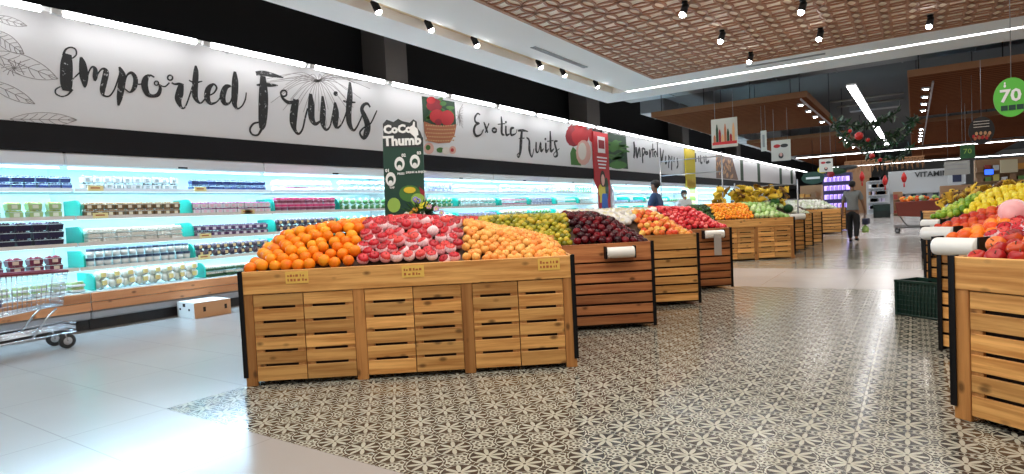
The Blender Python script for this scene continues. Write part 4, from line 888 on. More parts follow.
# flowers beside it
c = at_plane(421, 208, f_.w(0, 1.0, 0), f_.V); t = thing('flower_arrangement', (c.x, c.y, c.z - .12), f_.rz, 'mixed bouquet of dark leaves with yellow, orange and violet flowers before the green standing sign', 'flowers')
def blades(n, L, w_, mi_cols, name, mats, spread=1.0, up=.5):
    b = MB()
    for k in range(n):
        a = random.uniform(0, 2 * PI); e = random.uniform(up - .4, up + .7); l = L * random.uniform(.6, 1.1); d = Vector((math.cos(a) * math.cos(e) * spread, math.sin(a) * math.cos(e), math.sin(e))).normalized(); sd = d.cross(Vector((0, 0, 1))).normalized() * w_
        p0 = d * .04; p1 = d * l * .55 + Vector((0, 0, .02)); p2 = d * l
        b.add([p0, p1 + sd, p2, p1 - sd, p1 + Vector((0, 0, -.006))], [(0, 1, 4), (1, 2, 4), (2, 3, 4), (3, 0, 4), (0, 1, 2, 3)], random.randrange(len(mats)), .5)
    return b.build(name, mats, t)
blades(110, .27, .018, 0, 'foliage', [PR['dkgreen'], PR['green'], plain('dark_leaf', (.02, .02, .03), .6), PR['dkgreen']], 1.5)
fl = [plain('petal_' + n_, c_, .6) for n_, c_ in dict(yellow=(.85, .75, .05), orange=(.8, .35, .05), violet=(.30, .25, .6), pink=(.75, .45, .6), cream=(.85, .82, .7)).items()]
for i, (x, y, mi_) in enumerate(((.06, .16, 0), (.01, .14, 0), (-.06, .10, 1), (-.1, .06, 1), (-.05, .22, 2), (-.02, .20, 2), (.10, .13, 3), (.18, .10, 3), (-.16, .05, 4), (.02, .05, 4), (.24, .05, 3), (-.2, .0, 2))):
    b = MB()
    for k in range(7): a = k * 2 * PI / 7; b.ball((x + .022 * math.cos(a), -.08 + .012 * math.sin(k), y + .022 * math.sin(a)), .014, mi_, .5, 1, (1, .6, 1))
    b.ball((x, -.092, y), .012, 0); b.build('flower', fl, t)

# red pillar banner and yellow pillar banner
def pillar_banner(y0, y1, z0, z1, mat_, label):
    t = thing('pillar_banner', (XS + .075, (y0 + y1) / 2, z0), 0, label, 'banner'); b = MB(); b.bbox(-.07, -(y1 - y0) / 2, 0, 0, (y1 - y0) / 2, z1 - z0, .01, 0, .5); b.build('banner_panel', mat_, t); return t
t = pillar_banner(18.95, 20.15, 1.18, 3.95, PR['red'], 'tall red banner on the pillar with a printed person in blue holding fruit')
b = MB(); z = lambda q: q
def fl_(b, pts, mi, off): b.prism([(off, y, z_) for y, z_ in pts], (1, 0, 0), .004, mi, .5)
fl_(b, [(-.3, 2.05), (.3, 2.05), (.3, 2.62), (-.3, 2.62)], 3, .002); fl_(b, [(-.24, 2.2), (.24, 2.2), (.24, 2.5), (-.24, 2.5)], 0, .006)
for k in range(4): fl_(b, [(-.4 + .04 * k, 1.86 - .12 * k), (.42 - .05 * k, 1.86 - .12 * k), (.42 - .05 * k, 1.91 - .12 * k), (-.4 + .04 * k, 1.91 - .12 * k)], 3, .002)
fl_(b, ell(0, 1.12, .22, .32, 14), 5, .002); fl_(b, ell(0, 1.10, .14, .2, 14), 1, .006); fl_(b, [(-.32, .3), (.32, .3), (.25, .86), (-.25, .86)], 2, .004); fl_(b, [(-.2, .0), (.36, .0), (.3, .62), (-.12, .62)], 4, .008)
fl_(b, ell(-.24, .72, .16, .22), 2, .01); fl_(b, ell(.3, .8, .14, .4), 6, .005)
b.build('print', [PR['dkred'], PR['skin'], PR['yellow'], PR['white'], PR['blue'], plain('hair_dark', (.03, .015, .01), .6), PR['dkgreen']], t)
t = pillar_banner(29.0, 30.5, 1.3, 4.0, PR['yellow'], 'tall yellow and green banner on the farther pillar')
b = MB(); fl_(b, [(-.7, .0), (.7, .0), (.7, .9), (-.7, .7)], 0, .002)
for k in range(9): fl_(b, ell(-.55 + .14 * k, 1.0 + .1 * math.sin(k * 2), .14, .16, 8), 1, .006)
b.build('print', [PR['ltgreen'], plain('print_gold', (.75, .42, .02), .6)], t)

# ------------------------------------------------------------------ raft ceilings, ducts, downlights beyond the soffit
RAFT = NT('raft_slats'); g = RAFT.node('ShaderNodeNewGeometry').outputs['Position']; sx = RAFT.node('ShaderNodeSeparateXYZ'); RAFT.link(g, sx.inputs[0])
fq = RAFT.M('FRACT', RAFT.M('DIVIDE', sx.outputs[1], .3)); ln = RAFT.M('LESS_THAN', fq, .22); nn = RAFT.noise(3, 2, g)
RAFT.link(RAFT.mix(ln, RAFT.mix(nn, (.155, .052, .024), (.21, .076, .036)), (.04, .014, .008)), RAFT.b.inputs['Base Color']); RAFT.b.inputs['Roughness'].default_value = .7; RAFT.b.inputs['Specular IOR Level'].default_value = .0; RAFTM = RAFT.m
EDG = plain('raft_edge', (.24, .11, .055), .7, spec=.1)
ZR = 4.1
def raft(x0, x1, y0, y1, label, z=ZR):
    t = thing('ceiling_raft', ((x0 + x1) / 2, y0, z), 0, label, 'ceiling panel', 'slatted wooden ceiling rafts'); w_ = (x1 - x0) / 2; L = y1 - y0
    b = MB(); b.box(-w_, 0, 0, w_, L, .05, 0, .5); b.build('slatted_panel', RAFTM, t)
    b = MB(); b.box(-w_, -.03, 0, w_, -.002, .16, 0, .5); b.box(-w_ - .03, -.03, 0, -w_ - .002, L, .16, 0, .5); b.box(w_ + .002, -.03, 0, w_ + .03, L, .16, 0, .5); b.build('edge_frame', EDG if True else None, t)
    b = MB()
    for i in range(4):
        for y in (.3, L - .3): b.tube([(-w_ + .2 + (2 * w_ - .4) * i / 3, y, .1), (-w_ + .2 + (2 * w_ - .4) * i / 3, y, 6.2 - z - .01)], .012, 6)
    b.build('hanger_rods', BLACK, t)
for (x0, x1, y0, y1, s) in ((-6.9, -2.45, 18.7, 26.6, 'nearest slatted reddish wood ceiling raft on the left'), (-6.7, -2.45, 31, 42.5, 'second slatted wood ceiling raft on the left'), (-6.7, -2.45, 46, 60, 'farthest slatted wood ceiling raft on the left'), (-.05, 5.2, 17.8, 27, 'nearest slatted reddish wood ceiling raft on the right'), (-.05, 5.2, 29.5, 42.5, 'second slatted wood ceiling raft on the right'), (-.05, 5.2, 46, 60, 'farthest slatted wood ceiling raft on the right'), (5.6, 10.5, 17.8, 27, 'slatted wood ceiling raft at the right edge'), (5.6, 10.5, 29.5, 42.5, 'second slatted wood ceiling raft at the right edge')): raft(x0, x1, y0, y1, s)
for X, side in ((-2.75, 'left'), (.32, 'right')):
    b = MB(); b.box(X + .12, 18.9, ZR - .05, X + .16, 42, ZR - .002, 0, .5); b.build('track_rail', plain('track_grey', (.4, .33, .33), .5), label='thin lighting track under the ' + side + ' wooden rafts', cat='lighting track')
    for y in (19.9, 21.5, 23.1, 24.9, 31.8, 33.5, 35.2, 37.0, 38.8):
        b = MB(); b.lathe([(0, 0), (.10, 0), (.10, -.05), (0, -.05)], n=14); b.lathe([(0, -.051), (.055, -.051), (.055, -.065), (0, -.065)], n=14, mi=1)
        b.build('round_downlight', [WHITE, BULB], loc=(X, y, ZR - .003), label='small round downlight under the ' + side + ' wooden ceiling rafts', cat='downlight', group='downlights under the ' + side + ' rafts')
def led_bar(p, q, w_, label, z=None):
    d = (Vector(q) - Vector(p)); L = d.length; a = math.atan2(d.y, d.x); t = thing('linear_light', p, a, label, 'linear light')
    b = MB(); b.box(0, -w_ / 2 - .01, .0, L, w_ / 2 + .01, .05, 0, .5); b.build('housing', WHITE, t); b = MB(); b.box(.02, -w_ / 2, -.02, L - .02, w_ / 2, -.001, 0, .5); b.build('diffuser', LED, t)
led_bar((-1.3, 18.0, 4.12), (-1.25, 27.2, 4.12), .20, 'bright linear light running away between the rafts, nearest part')
led_bar((-1.25, 29.0, 4.12), (-1.22, 40.2, 4.12), .20, 'bright linear light running away between the rafts, farther part')
led_bar((-6.5, 44.3, 4.05), (12, 44.9, 4.05), .30, 'long crosswise linear light far down the shop')
led_bar((-6.5, 61.5, 4.05), (13, 62.5, 4.05), .40, 'farthest crosswise linear light')
led_bar((5.5, 33, 3.9), (9.5, 33, 3.9), .12, 'short crosswise linear light at the far right')
led_bar((5.5, 38, 3.9), (10.5, 38, 3.9), .12, 'second short crosswise linear light at the far right')
DUCT = plain('duct_grey', (.26, .27, .28), .5, .3)
for (x0, x1, y0, y1, z0, z1, s) in ((-8.4, 8, 19.6, 20.6, 5.0, 5.5, 'grey square air duct crossing above the wooden rafts'), (-8.4, -7.5, 21.5, 60, 4.7, 5.2, 'long grey air duct along the left side above the rafts'), (-2.1, -.4, 28, 28.5, 4.7, 5.0, 'short grey duct across the gap between the rafts')):
    b = MB(); b.bbox(x0, y0, z0, x1, y1, z1, .02, 0, .5)
    n = int(max(x1 - x0, y1 - y0) / 1.5)
    for k in range(1, n):
        if x1 - x0 > y1 - y0: x = x0 + (x1 - x0) * k / n; b.box(x - .02, y0 - .02, z0 - .02, x + .02, y1 + .02, z1 + .02, 0, .3)
        else: y = y0 + (y1 - y0) * k / n; b.box(x0 - .02, y - .02, z0 - .02, x1 + .02, y + .02, z1 + .02, 0, .3)
    b.build('air_duct', DUCT, label=s, cat='duct')
for (y, z) in ((18.1, 4.75), (18.4, 5.2), (23.2, 4.5), (25.4, 4.6)):
    b = MB(); b.tube([(-8 if y < 20 else -2.3, y, z), (9 if y < 20 else -.2, y, z)], .035, 8); b.build('ceiling_pipe', plain('pipe_pale', (.34, .33, .31), .5), label=f'thin pale pipe crossing under the dark ceiling, {"near the soffit" if y < 20 else "between the rafts"}, {"lower" if z < 4.78 and y != 25.4 else "upper"}', cat='pipe')

# ------------------------------------------------------------------ hanging signs and garlands
def hang_sign(x0, y0, x1, y1, Y, label, mat_, deco, z_top=4.05, cat='hanging sign', rnd=False):
    p, q = at_y(x0, y0, Y), at_y(x1, y1, Y); w_, h_ = abs(q.x - p.x), abs(p.z - q.z); cx_, cz = (p.x + q.x) / 2, (p.z + q.z) / 2
    t = thing('hanging_sign', (cx_, Y, cz), 0, label, cat); b = MB()
    if rnd: b.prism([(x, -.012, z_) for x, z_ in ell(0, 0, w_ / 2, h_ / 2, 28)], (0, 1, 0), .024, 0, .5)
    else: b.bbox(-w_ / 2, -.012, -h_ / 2, w_ / 2, .012, h_ / 2, .003, 0, .5)
    b.build('sign_board', mat_, t)
    b = MB()
    for s in ((-.35, .35) if not rnd else (0,)): b.tube([(s * w_, 0, h_ / 2 - .002), (s * w_, 0, z_top - cz)], .004, 4)
    b.build('hanging_wire', STEEL, t); deco(t, w_, h_); return t
def shapes(t, items, mats, name='print'):
    b = MB()
    for k, (pts, mi) in enumerate(items): b.prism([(x, -.013 - .002 * (k % 5), z_) for x, z_ in pts], (0, -1, 0), .0015, mi, .5)
    return b.build(name, mats, t)
def d_bottles(t, w_, h_):
    it = [([(-w_ * .47, -h_ * .40), (w_ * .47, -h_ * .40), (w_ * .47, -h_ * .30), (-w_ * .47, -h_ * .30)], 0)]
    for k in range(8):
        x = -w_ * .38 + w_ * .105 * k; hh = h_ * (.25 + .18 * ((k * 5) % 3)); it.append(([(x - w_ * .045, -h_ * .3), (x + w_ * .045, -h_ * .3), (x + w_ * .045, -h_ * .3 + hh * .7), (x + w_ * .015, -h_ * .3 + hh), (x - w_ * .015, -h_ * .3 + hh), (x - w_ * .045, -h_ * .3 + hh * .7)], 1 + k % 4))
    shapes(t, it, [PR['red'], PR['brown'], PR['dkgreen'], PR['dkred'], PR['tan']])
def d_promo(t, w_, h_):
    it = [(ell(-w_ * .2, h_ * .22, w_ * .18, h_ * .09), 0), (ell(w_ * .18, h_ * .22, w_ * .2, h_ * .09), 1), (ell(0, -h_ * .25, w_ * .13, h_ * .14), 2), (ell(0, -h_ * .2, w_ * .08, h_ * .09), 3)]
    shapes(t, it, [PR['red'], CHAR, CHAR, PR['skin']])
PAPER = plain('sign_paper', (.62, .62, .56), .6)
hang_sign(711, 120, 738, 146, 15.5, 'square hanging sign with printed bottles, nearest under the left raft', plain('sign_beige', (.46, .47, .42), .6), d_bottles)
hang_sign(771, 141, 791, 160, 20, 'square white hanging sign with red and black print, right of the narrow white sign', PAPER, d_promo)
hang_sign(819, 159.5, 833, 171.5, 26, 'small white hanging promotion sign far over the aisle', PAPER, d_promo)
hang_sign(760.5, 131, 767, 151, 19, 'narrow white hanging sign seen almost edge on between two square ones', PAPER, lambda t, w_, h_: shapes(t, [([(-w_ * .2, -h_ * .3), (w_ * .2, -h_ * .3), (w_ * .2, h_ * .3), (-w_ * .2, h_ * .3)], 0)], [plain('print_grey', (.3, .3, .3), .6)]))
LG = plain('sign_bright_green', (.10, .50, .05), .5)
def d_70(t, w_, h_):
    text('number_text', '70', h_ * .44, WTX, t, (-w_ * .03, -.016, h_ * .03), bold=h_ * .012)
    b = MB(); b.prism([(x, -.0125, z_) for x, z_ in ell(-w_ * .18, h_ * .30, w_ * .035, h_ * .04, 10)], (0, -1, 0), .003, 0, .5); b.prism([(x, -.0125, z_) for x, z_ in ell(-w_ * .18, h_ * .37, w_ * .022, h_ * .03, 10)], (0, -1, 0), .004, 0, .5); b.build('logo_mark', WTX, t)
    b = MB()
    for k in range(3): b.box(-w_ * .3 + k * w_ * .22, -.016, -h_ * .33, -w_ * .11 + k * w_ * .22, -.0125, -h_ * .2, 0, .5)
    b.build('small_print', DGR, t)
hang_sign(993, 80, 1030, 115, 7.0, 'bright green oval hanging sign reading 70 at the right edge', LG, d_70, 4.45, rnd=True)
def d_food(t, w_, h_):
    it = [([(-w_ * .3, h_ * (.12 + .1 * k)), (w_ * .3, h_ * (.12 + .1 * k)), (w_ * .3, h_ * (.14 + .1 * k)), (-w_ * .3, h_ * (.14 + .1 * k))], 0) for k in range(3)]
    for k in range(12): it.append((ell(-w_ * .3 + w_ * .055 * k, -h_ * .2 - h_ * .1 * math.sin(k * 2.2), w_ * .06, h_ * .07, 8), 1 + k % 3))
    shapes(t, it, [PR['cream'], PR['red'], PR['brown'], PR['tan']])
hang_sign(968, 118, 995, 143, 16.5, 'round black hanging sign with food print below the green oval', plain('sign_black', (.012, .01, .01), .5), d_food, rnd=True)
hang_sign(960, 145, 975, 158, 18.5, 'small dark green square hanging sign reading 70', plain('sign_green2', (.02, .10, .03), .5), lambda t, w_, h_: text('number_text', '70', h_ * .5, PR['ltgreen'], t, (0, -.016, 0)))
hang_sign(944, 162, 970, 174, 24, 'pale grey rectangular hanging board above the shop front', plain('sign_grey', (.36, .35, .32), .6), lambda t, w_, h_: shapes(t, [([(-w_ * .4, h_ * (.2 - .3 * k)), (w_ * .4, h_ * (.2 - .3 * k)), (w_ * .4, h_ * (.28 - .3 * k)), (-w_ * .4, h_ * (.28 - .3 * k))], 0) for k in range(2)], [plain('print_grey', (.3, .3, .3), .6)]))
G1, G2_, G3 = plain('needle_dark', (.008, .03, .012), .6), plain('needle_green', (.015, .075, .02), .6), plain('needle_frost', (.20, .26, .20), .6)
ORR = plain('bauble_red', (.55, .015, .012), .3)
def garland(pts, Y, label, thick=.16, extra=()):
    P = [at_y(x, y, Y) for x, y in pts]; sm_ = smooth([tuple(p) for p in P], 8); c = Vector(sm_[0]); t = thing('christmas_garland', c, 0, label, 'garland')
    sm_ = [Vector(s) - c for s in sm_]; b = MB(); b.tube(sm_, .02, 5)
    for i in range(len(sm_) - 1):
        d = sm_[i + 1] - sm_[i]; n = max(2, int(d.length / .008))
        for k in range(n):
            o = sm_[i] + d * (k / n); v = Vector((random.gauss(0, 1), random.gauss(0, 1), random.gauss(0, 1))).normalized() * thick * random.uniform(.6, 1.35); s = v.cross(Vector((random.random(), random.random(), 1))).normalized() * .026
            b.add([o, o + v * .5 + s, o + v, o + v * .5 - s], [(0, 1, 2, 3)], random.choice((0, 0, 0, 1, 1, 2)), .5)
    b.build('needles', [G1, G2_, G3], t)
    for (x, y, r) in extra:
        p = at_y(x, y, Y - .12) - c; b = MB(); b.ball(p, r, 0, .5, 2); b.lathe([(r * .2, r * .9), (r * .2, r * 1.15), (0, r * 1.15)], c=p, n=8, mi=1); b.build('bauble', [ORR, STEEL], t)
garland([(833, 121), (840, 134), (852, 142), (868, 143), (885, 139), (900, 131), (917, 116)], 14.5, 'frosted green garland swag with a red bauble, lowest front swag over the aisle', .17, ((859, 136, .085), (850, 131, .04), (868, 140, .04)))
garland([(836, 122), (856, 126), (874, 124), (897, 112)], 15.0, 'green garland swag just above the one with the red bauble', .15)
garland([(862, 148), (872, 156), (884, 160), (898, 157), (911, 148)], 19, 'smaller dark garland swag farther down the aisle', .17, ((872, 156, .07), (880, 160, .05)))
garland([(866, 146), (880, 147), (900, 141), (918, 118)], 17.5, 'thin dark garland rising to the right raft', .12)

# ------------------------------------------------------------------ cardboard box by the cases
P0, P1, P2 = at_z(179, 316.5), at_z(195, 319), at_z(231.4, 313)
a = P2 - P1; w_ = a.length; hb = .215
t = thing('cardboard_box', P1, math.atan2(a.y, a.x), 'brown and white cardboard box on the floor against the fridge wall', 'box')
CBW = plain('carton_white', (.72, .72, .70), .7); CBB = plain('carton_brown', (.52, .27, .13), .75); dpt = .50
b = MB(); b.bbox(0, 0, 0, w_, dpt, hb - .004, .003, 0, .5); b.build('body', CBB, t)
b = MB(); b.box(.0, 0, hb - .004, w_, dpt * .495, hb, 0, .5); b.box(.0, dpt * .505, hb - .004, w_, dpt, hb, 0, .5); b.build('lid_flaps', CBW, t)
b = MB(); b.box(-.003, .002, .002, 0, dpt - .002, hb - .002, 0, .5); b.build('end_face', CBW, t)
b = MB()
for x in (.12, .42): b.box(x, -.002, hb * .38, x + .035, 0, hb * .68, 0, .5)
for (y, z_, s) in ((.12, .10, .03), (.38, .10, .03), (.25, .15, .045)): b.box(-.005, y, z_, -.003, y + s * 1.6, z_ + s, 0, .5)
b.build('hand_holes', GAPSHADE, t)  # flat dark plates paint the shade inside the holes

# ------------------------------------------------------------------ dark green crate on the floor by the right displays
def plastic_crate(loc, rz, w_, d_, h_, mat_, label, base=None, group=None):
    t = thing('plastic_crate', loc, rz, label, 'crate', group); b = MB(); rt = .012
    def wallp(P, U, L, zz):
        n = int(L / .035)
        for k in range(n + 1):
            x = P + U * (L * k / n); b.tube([x + Vector((0, 0, .01)), x + Vector((0, 0, zz))], .004, 4)
        for j in range(8): z_ = .015 + (zz - .02) * j / 7; b.tube([P + Vector((0, 0, z_)), P + U * L + Vector((0, 0, z_))], .004 if 0 < j < 7 else .011, 4)
    X, Y_ = Vector((1, 0, 0)), Vector((0, 1, 0))
    wallp(Vector((-w_ / 2, -d_ / 2, 0)), X, w_, h_); wallp(Vector((-w_ / 2, d_ / 2, 0)), X, w_, h_); wallp(Vector((-w_ / 2, -d_ / 2, 0)), Y_, d_, h_); wallp(Vector((w_ / 2, -d_ / 2, 0)), Y_, d_, h_)
    for sx_ in (-1, 1):
        for sy in (-1, 1): b.box(sx_ * w_ / 2 - .012, sy * d_ / 2 - .012, 0, sx_ * w_ / 2 + .012, sy * d_ / 2 + .012, h_, 0, .5)
    for s in (-1, 1): b.box(-w_ / 2 + .004, s * (d_ / 2 - .006) - .001, .0, w_ / 2 - .004, s * (d_ / 2 - .006) + .001, h_ * .96, 0, .5); b.box(s * (w_ / 2 - .006) - .001, -d_ / 2 + .004, 0, s * (w_ / 2 - .006) + .001, d_ / 2 - .004, h_ * .96, 0, .5)
    b.build('lattice_sides', mat_, t); b = MB(); b.box(-w_ / 2, -d_ / 2, 0, w_ / 2, d_ / 2, .01, 0, .5); b.build('floor_panel', mat_, t)
    b = MB()
    for s in (-1, 1): b.box(-w_ / 2 - .015, s * d_ / 2 - .012, h_ - .02, w_ / 2 + .015, s * d_ / 2 + .012, h_ + .004, 0, .5); b.box(s * w_ / 2 - .012, -d_ / 2, h_ - .02, s * w_ / 2 + .012, d_ / 2, h_ + .004, 0, .5)
    b.build('rim', mat_, t); return t
GRC = plain('crate_green', (.006, .030, .022), .35)
pc = at_z(899, 309); plastic_crate((.12, 7.26, 0), -TH, .50, .30, .36, GRC, 'dark green plastic lattice crate on the tiled floor by the right displays')
pc = at_z(882, 217.5); plastic_crate((pc.x, pc.y, 0), 0, .8, .6, .38, plain('crate_black', (.012, .02, .016), .5), 'stack of black plastic crates far down the aisle, lower one', group='far black crates'); plastic_crate((pc.x, pc.y, .39), 0, .8, .6, .38, GRC, 'stack of black plastic crates far down the aisle, upper one', group='far black crates')

# ------------------------------------------------------------------ shopping carts
def cart(loc, rz, frame_m, wire_m, rim_m, label, L=.85, Wd=.52, zt=.98, zb=.55, grid=.045, wire=.0028, solid=False):
    t = thing('shopping_cart', loc, rz, label, 'shopping cart')
    # basket: x along the cart (front at +x), narrower and shallower at the front
    def bp(u, s, k):   # u 0 rear..1 front, s side, k 0 bottom..1 top
        w_ = Wd / 2 * (1 - .18 * u) * (.86 + .14 * k); zbot = zb + .08 * u; ztop = zt - .02 * u; x = -L / 2 + L * u + (-.06 * (1 - k) * u + .05 * (1 - k) * (1 - u)); return Vector((x, s * w_, zbot + (ztop - zbot) * k))
    b = MB(); nu = int(L / grid); nk = 9
    for s in (-1, 1):
        for i in range(nu + 1): b.tube([bp(i / nu, s, 0), bp(i / nu, s, 1)], wire, 4)
        for k in range(nk + 1): b.tube([bp(0, s, k / nk), bp(1, s, k / nk)], wire * (1 if 0 < k < nk else 1.6), 4)
    nw = int(Wd / grid)
    for u in (0, 1):
        for i in range(nw + 1): f_ = -1 + 2 * i / nw; b.tube([bp(u, f_, 0), bp(u, f_, 1)], wire, 4)
        for k in range(nk + 1): b.tube([bp(u, -1, k / nk), bp(u, 1, k / nk)], wire, 4)
    for i in range(nw + 1): f_ = -1 + 2 * i / nw; b.tube([bp(0, f_, 0), bp(1, f_, 0)], wire, 4)
    for i in range(nu + 1): b.tube([bp(i / nu, -1, 0), bp(i / nu, 1, 0)], wire, 4)
    b.build('wire_basket', wire_m, t)
    if solid:
        b = MB()
        for s in (-1, 1): b.add([bp(0, s, 0), bp(1, s, 0), bp(1, s, 1), bp(0, s, 1)] + [p + Vector((0, s * .008, 0)) for p in (bp(0, s, 0), bp(1, s, 0), bp(1, s, 1), bp(0, s, 1))], [(0, 1, 2, 3), (7, 6, 5, 4), (0, 1, 5, 4), (1, 2, 6, 5), (2, 3, 7, 6), (3, 0, 4, 7)], 0, .5)
        b.add([bp(1, -1, 0), bp(1, 1, 0), bp(1, 1, 1), bp(1, -1, 1)] + [p + Vector((.008, 0, 0)) for p in (bp(1, -1, 0), bp(1, 1, 0), bp(1, 1, 1), bp(1, -1, 1))], [(0, 1, 2, 3), (7, 6, 5, 4), (0, 1, 5, 4), (2, 3, 7, 6)], 0, .5)
        b.build('basket_panel', rim_m, t)
    b = MB(); b.tube([bp(0, -1, 1), bp(1, -1, 1), bp(1, 1, 1), bp(0, 1, 1)], .015, 6, closed=True); b.build('rim', rim_m, t)
    b = MB(); h_ = Vector((-L / 2 - .10, 0, zt + .06)); b.tube([bp(0, -1, 1), h_ + Vector((0, -Wd / 2, 0)), h_ + Vector((0, Wd / 2, 0)), bp(0, 1, 1)], .014, 8); b.build('handle', rim_m, t)
    b = MB()
    for s in (-1, 1):
        b.tube([(-L / 2 + .05, s * Wd * .46, zb), (-L / 2 + .02, s * Wd * .46, .30), (-L / 2 + .02, s * Wd * .46, .15), (L / 2 + .04, s * Wd * .36, .17)], .011, 6)
        b.tube([(L / 2 - .12, s * Wd * .36, zb + .05), (L / 2 - .2, s * Wd * .38, .38), (L / 2 - .36, s * Wd * .40, .16)], .010, 6)
    b.tube([(L / 2 + .04, -Wd * .36, .17), (L / 2 + .04, Wd * .36, .17)], .011, 6); b.build('frame', frame_m, t)
    b = MB()
    for s in (-1, 1):
        for z_ in (.20, .24): b.tube([(-L / 2 + .1, s * Wd * .36, z_ - .02), (L / 2 + .05, s * Wd * .32, z_ + .02)], .005, 5)
    for i in range(9): y = -Wd * .33 + Wd * .66 * i / 8; b.tube([(-L / 2 + .1, y, .19), (L / 2 + .05, y, .23)], .004, 4)
    b.tube([(L / 2 + .05, -Wd * .32, .26), (L / 2 + .05, Wd * .32, .26)], .006, 5); b.tube([(L / 2 + .05, -Wd * .32, .20), (L / 2 + .05, Wd * .32, .20)], .006, 5); b.build('lower_rack', frame_m, t)
    for sx_ in (-1, 1):
        for s in (-1, 1):
            b = MB(); c_ = Vector((sx_ * L / 2 + (.04 if sx_ < 0 else -.04), s * Wd * (.42 if sx_ < 0 else .34), .08)); w8 = 1.28; b.lathe([(0, -.018), (.064, -.018), (.08, -.010), (.08, .010), (.064, .018), (0, .018)], c=c_, n=20, axis=(0, 1, 0), mi=0); b.lathe([(0, -.02), (.042, -.02), (.042, .02), (0, .02)], c=c_, n=14, axis=(0, 1, 0), mi=1)
            b.tube([c_ + Vector((0, .022, 0)), c_ + Vector((-.02, .022, .07)), c_ + Vector((-.02, 0, .10))], .007, 5, 2); b.tube([c_ + Vector((0, -.022, 0)), c_ + Vector((-.02, -.022, .07)), c_ + Vector((-.02, 0, .10))], .007, 5, 2); wv = b.build('wheel', [plain('rubber_black', (.02, .02, .02), .6), plain('hub_grey', (.35, .35, .36), .4), CHROME], t)
    return t
wp = at_z(64, 345)
CR = plain('rim_dark_red', (.22, .02, .04), .4)
cart((wp.x + .10, wp.y - .52, 0), PI / 2, CHROME, CHROME, CR, 'chrome wire shopping cart cut by the left edge, beside the fridge wall', L=1.0, Wd=.5, zt=.86, zb=.40)
cp = at_z(908, 233); RB = plain('cart_red_brown', (.20, .035, .02), .45)
cart((cp.x + .30, cp.y + .2, 0), PI, plain('cart_dark_frame', (.05, .045, .045), .4), plain('cart_wire_red', (.22, .04, .025), .4), RB, 'dark red shopping cart full of goods, far down the aisle', L=1.25, Wd=.62, zt=1.02, zb=.48, solid=True)
for i in range(26):
    copy_thing(MANG[0] if i % 3 else GUAV[0], [], (cp.x + .30 + random.uniform(-.5, .5), cp.y + .2 + random.uniform(-.2, .2), 1.02 + random.uniform(0, .12)), (random.random() * 3, 0, random.random() * 6), 1.3, 'fruit piled in the dark red shopping cart', 'fruit in the red cart')
for i, (dx, dz) in enumerate(((-.35, .47), (-.15, .52), (-.3, .6))):
    b = MB(); 
    for k in range(5): b.ball((random.uniform(-.08, .08), random.uniform(-.12, .12), random.uniform(-.04, .05)), .07, 0, .5, 1)
    b.build('grape_pack', plain('dark_grapes', (.05, .015, .05), .35), loc=(wp.x + .05, wp.y - .60 + dx * .8, dz + .02), label='dark purple pack of grapes lying in the chrome wire cart', cat='grape pack', group='grape packs in the chrome cart')

# ------------------------------------------------------------------ people
def skin_mesh(name, nodes, edges, mat_, sub=2, flat=1.0):
    """nodes {key: (x, y, z, rx, ry)}; the first one is the root"""
    keys = list(nodes); me = bpy.data.meshes.new(name); me.from_pydata([nodes[k][:3] for k in keys], [(keys.index(a), keys.index(b_)) for a, b_ in edges], [])
    o = bpy.data.objects.new(name, me); COL.objects.link(o)
    md = o.modifiers.new('skin', 'SKIN'); md.use_smooth_shade = True
    if not me.skin_vertices:
        bm = bmesh.new(); bm.from_mesh(me); bm.verts.layers.skin.verify(); bm.to_mesh(me); bm.free()
    for i, k in enumerate(keys):
        n = nodes[k]; sv = me.skin_vertices[0].data[i]; sv.radius = (n[3], n[4] if len(n) > 4 else n[3]); sv.use_root = (i == 0)
    ss = o.modifiers.new('sub', 'SUBSURF'); ss.levels = sub; ss.render_levels = sub
    dg = bpy.context.evaluated_depsgraph_get(); ev = o.evaluated_get(dg); out = bpy.data.meshes.new_from_object(ev); out.name = name
    bpy.data.objects.remove(o); out.materials.clear(); out.materials.append(mat_); out.polygons.foreach_set('use_smooth', [True] * len(out.polygons)); return out
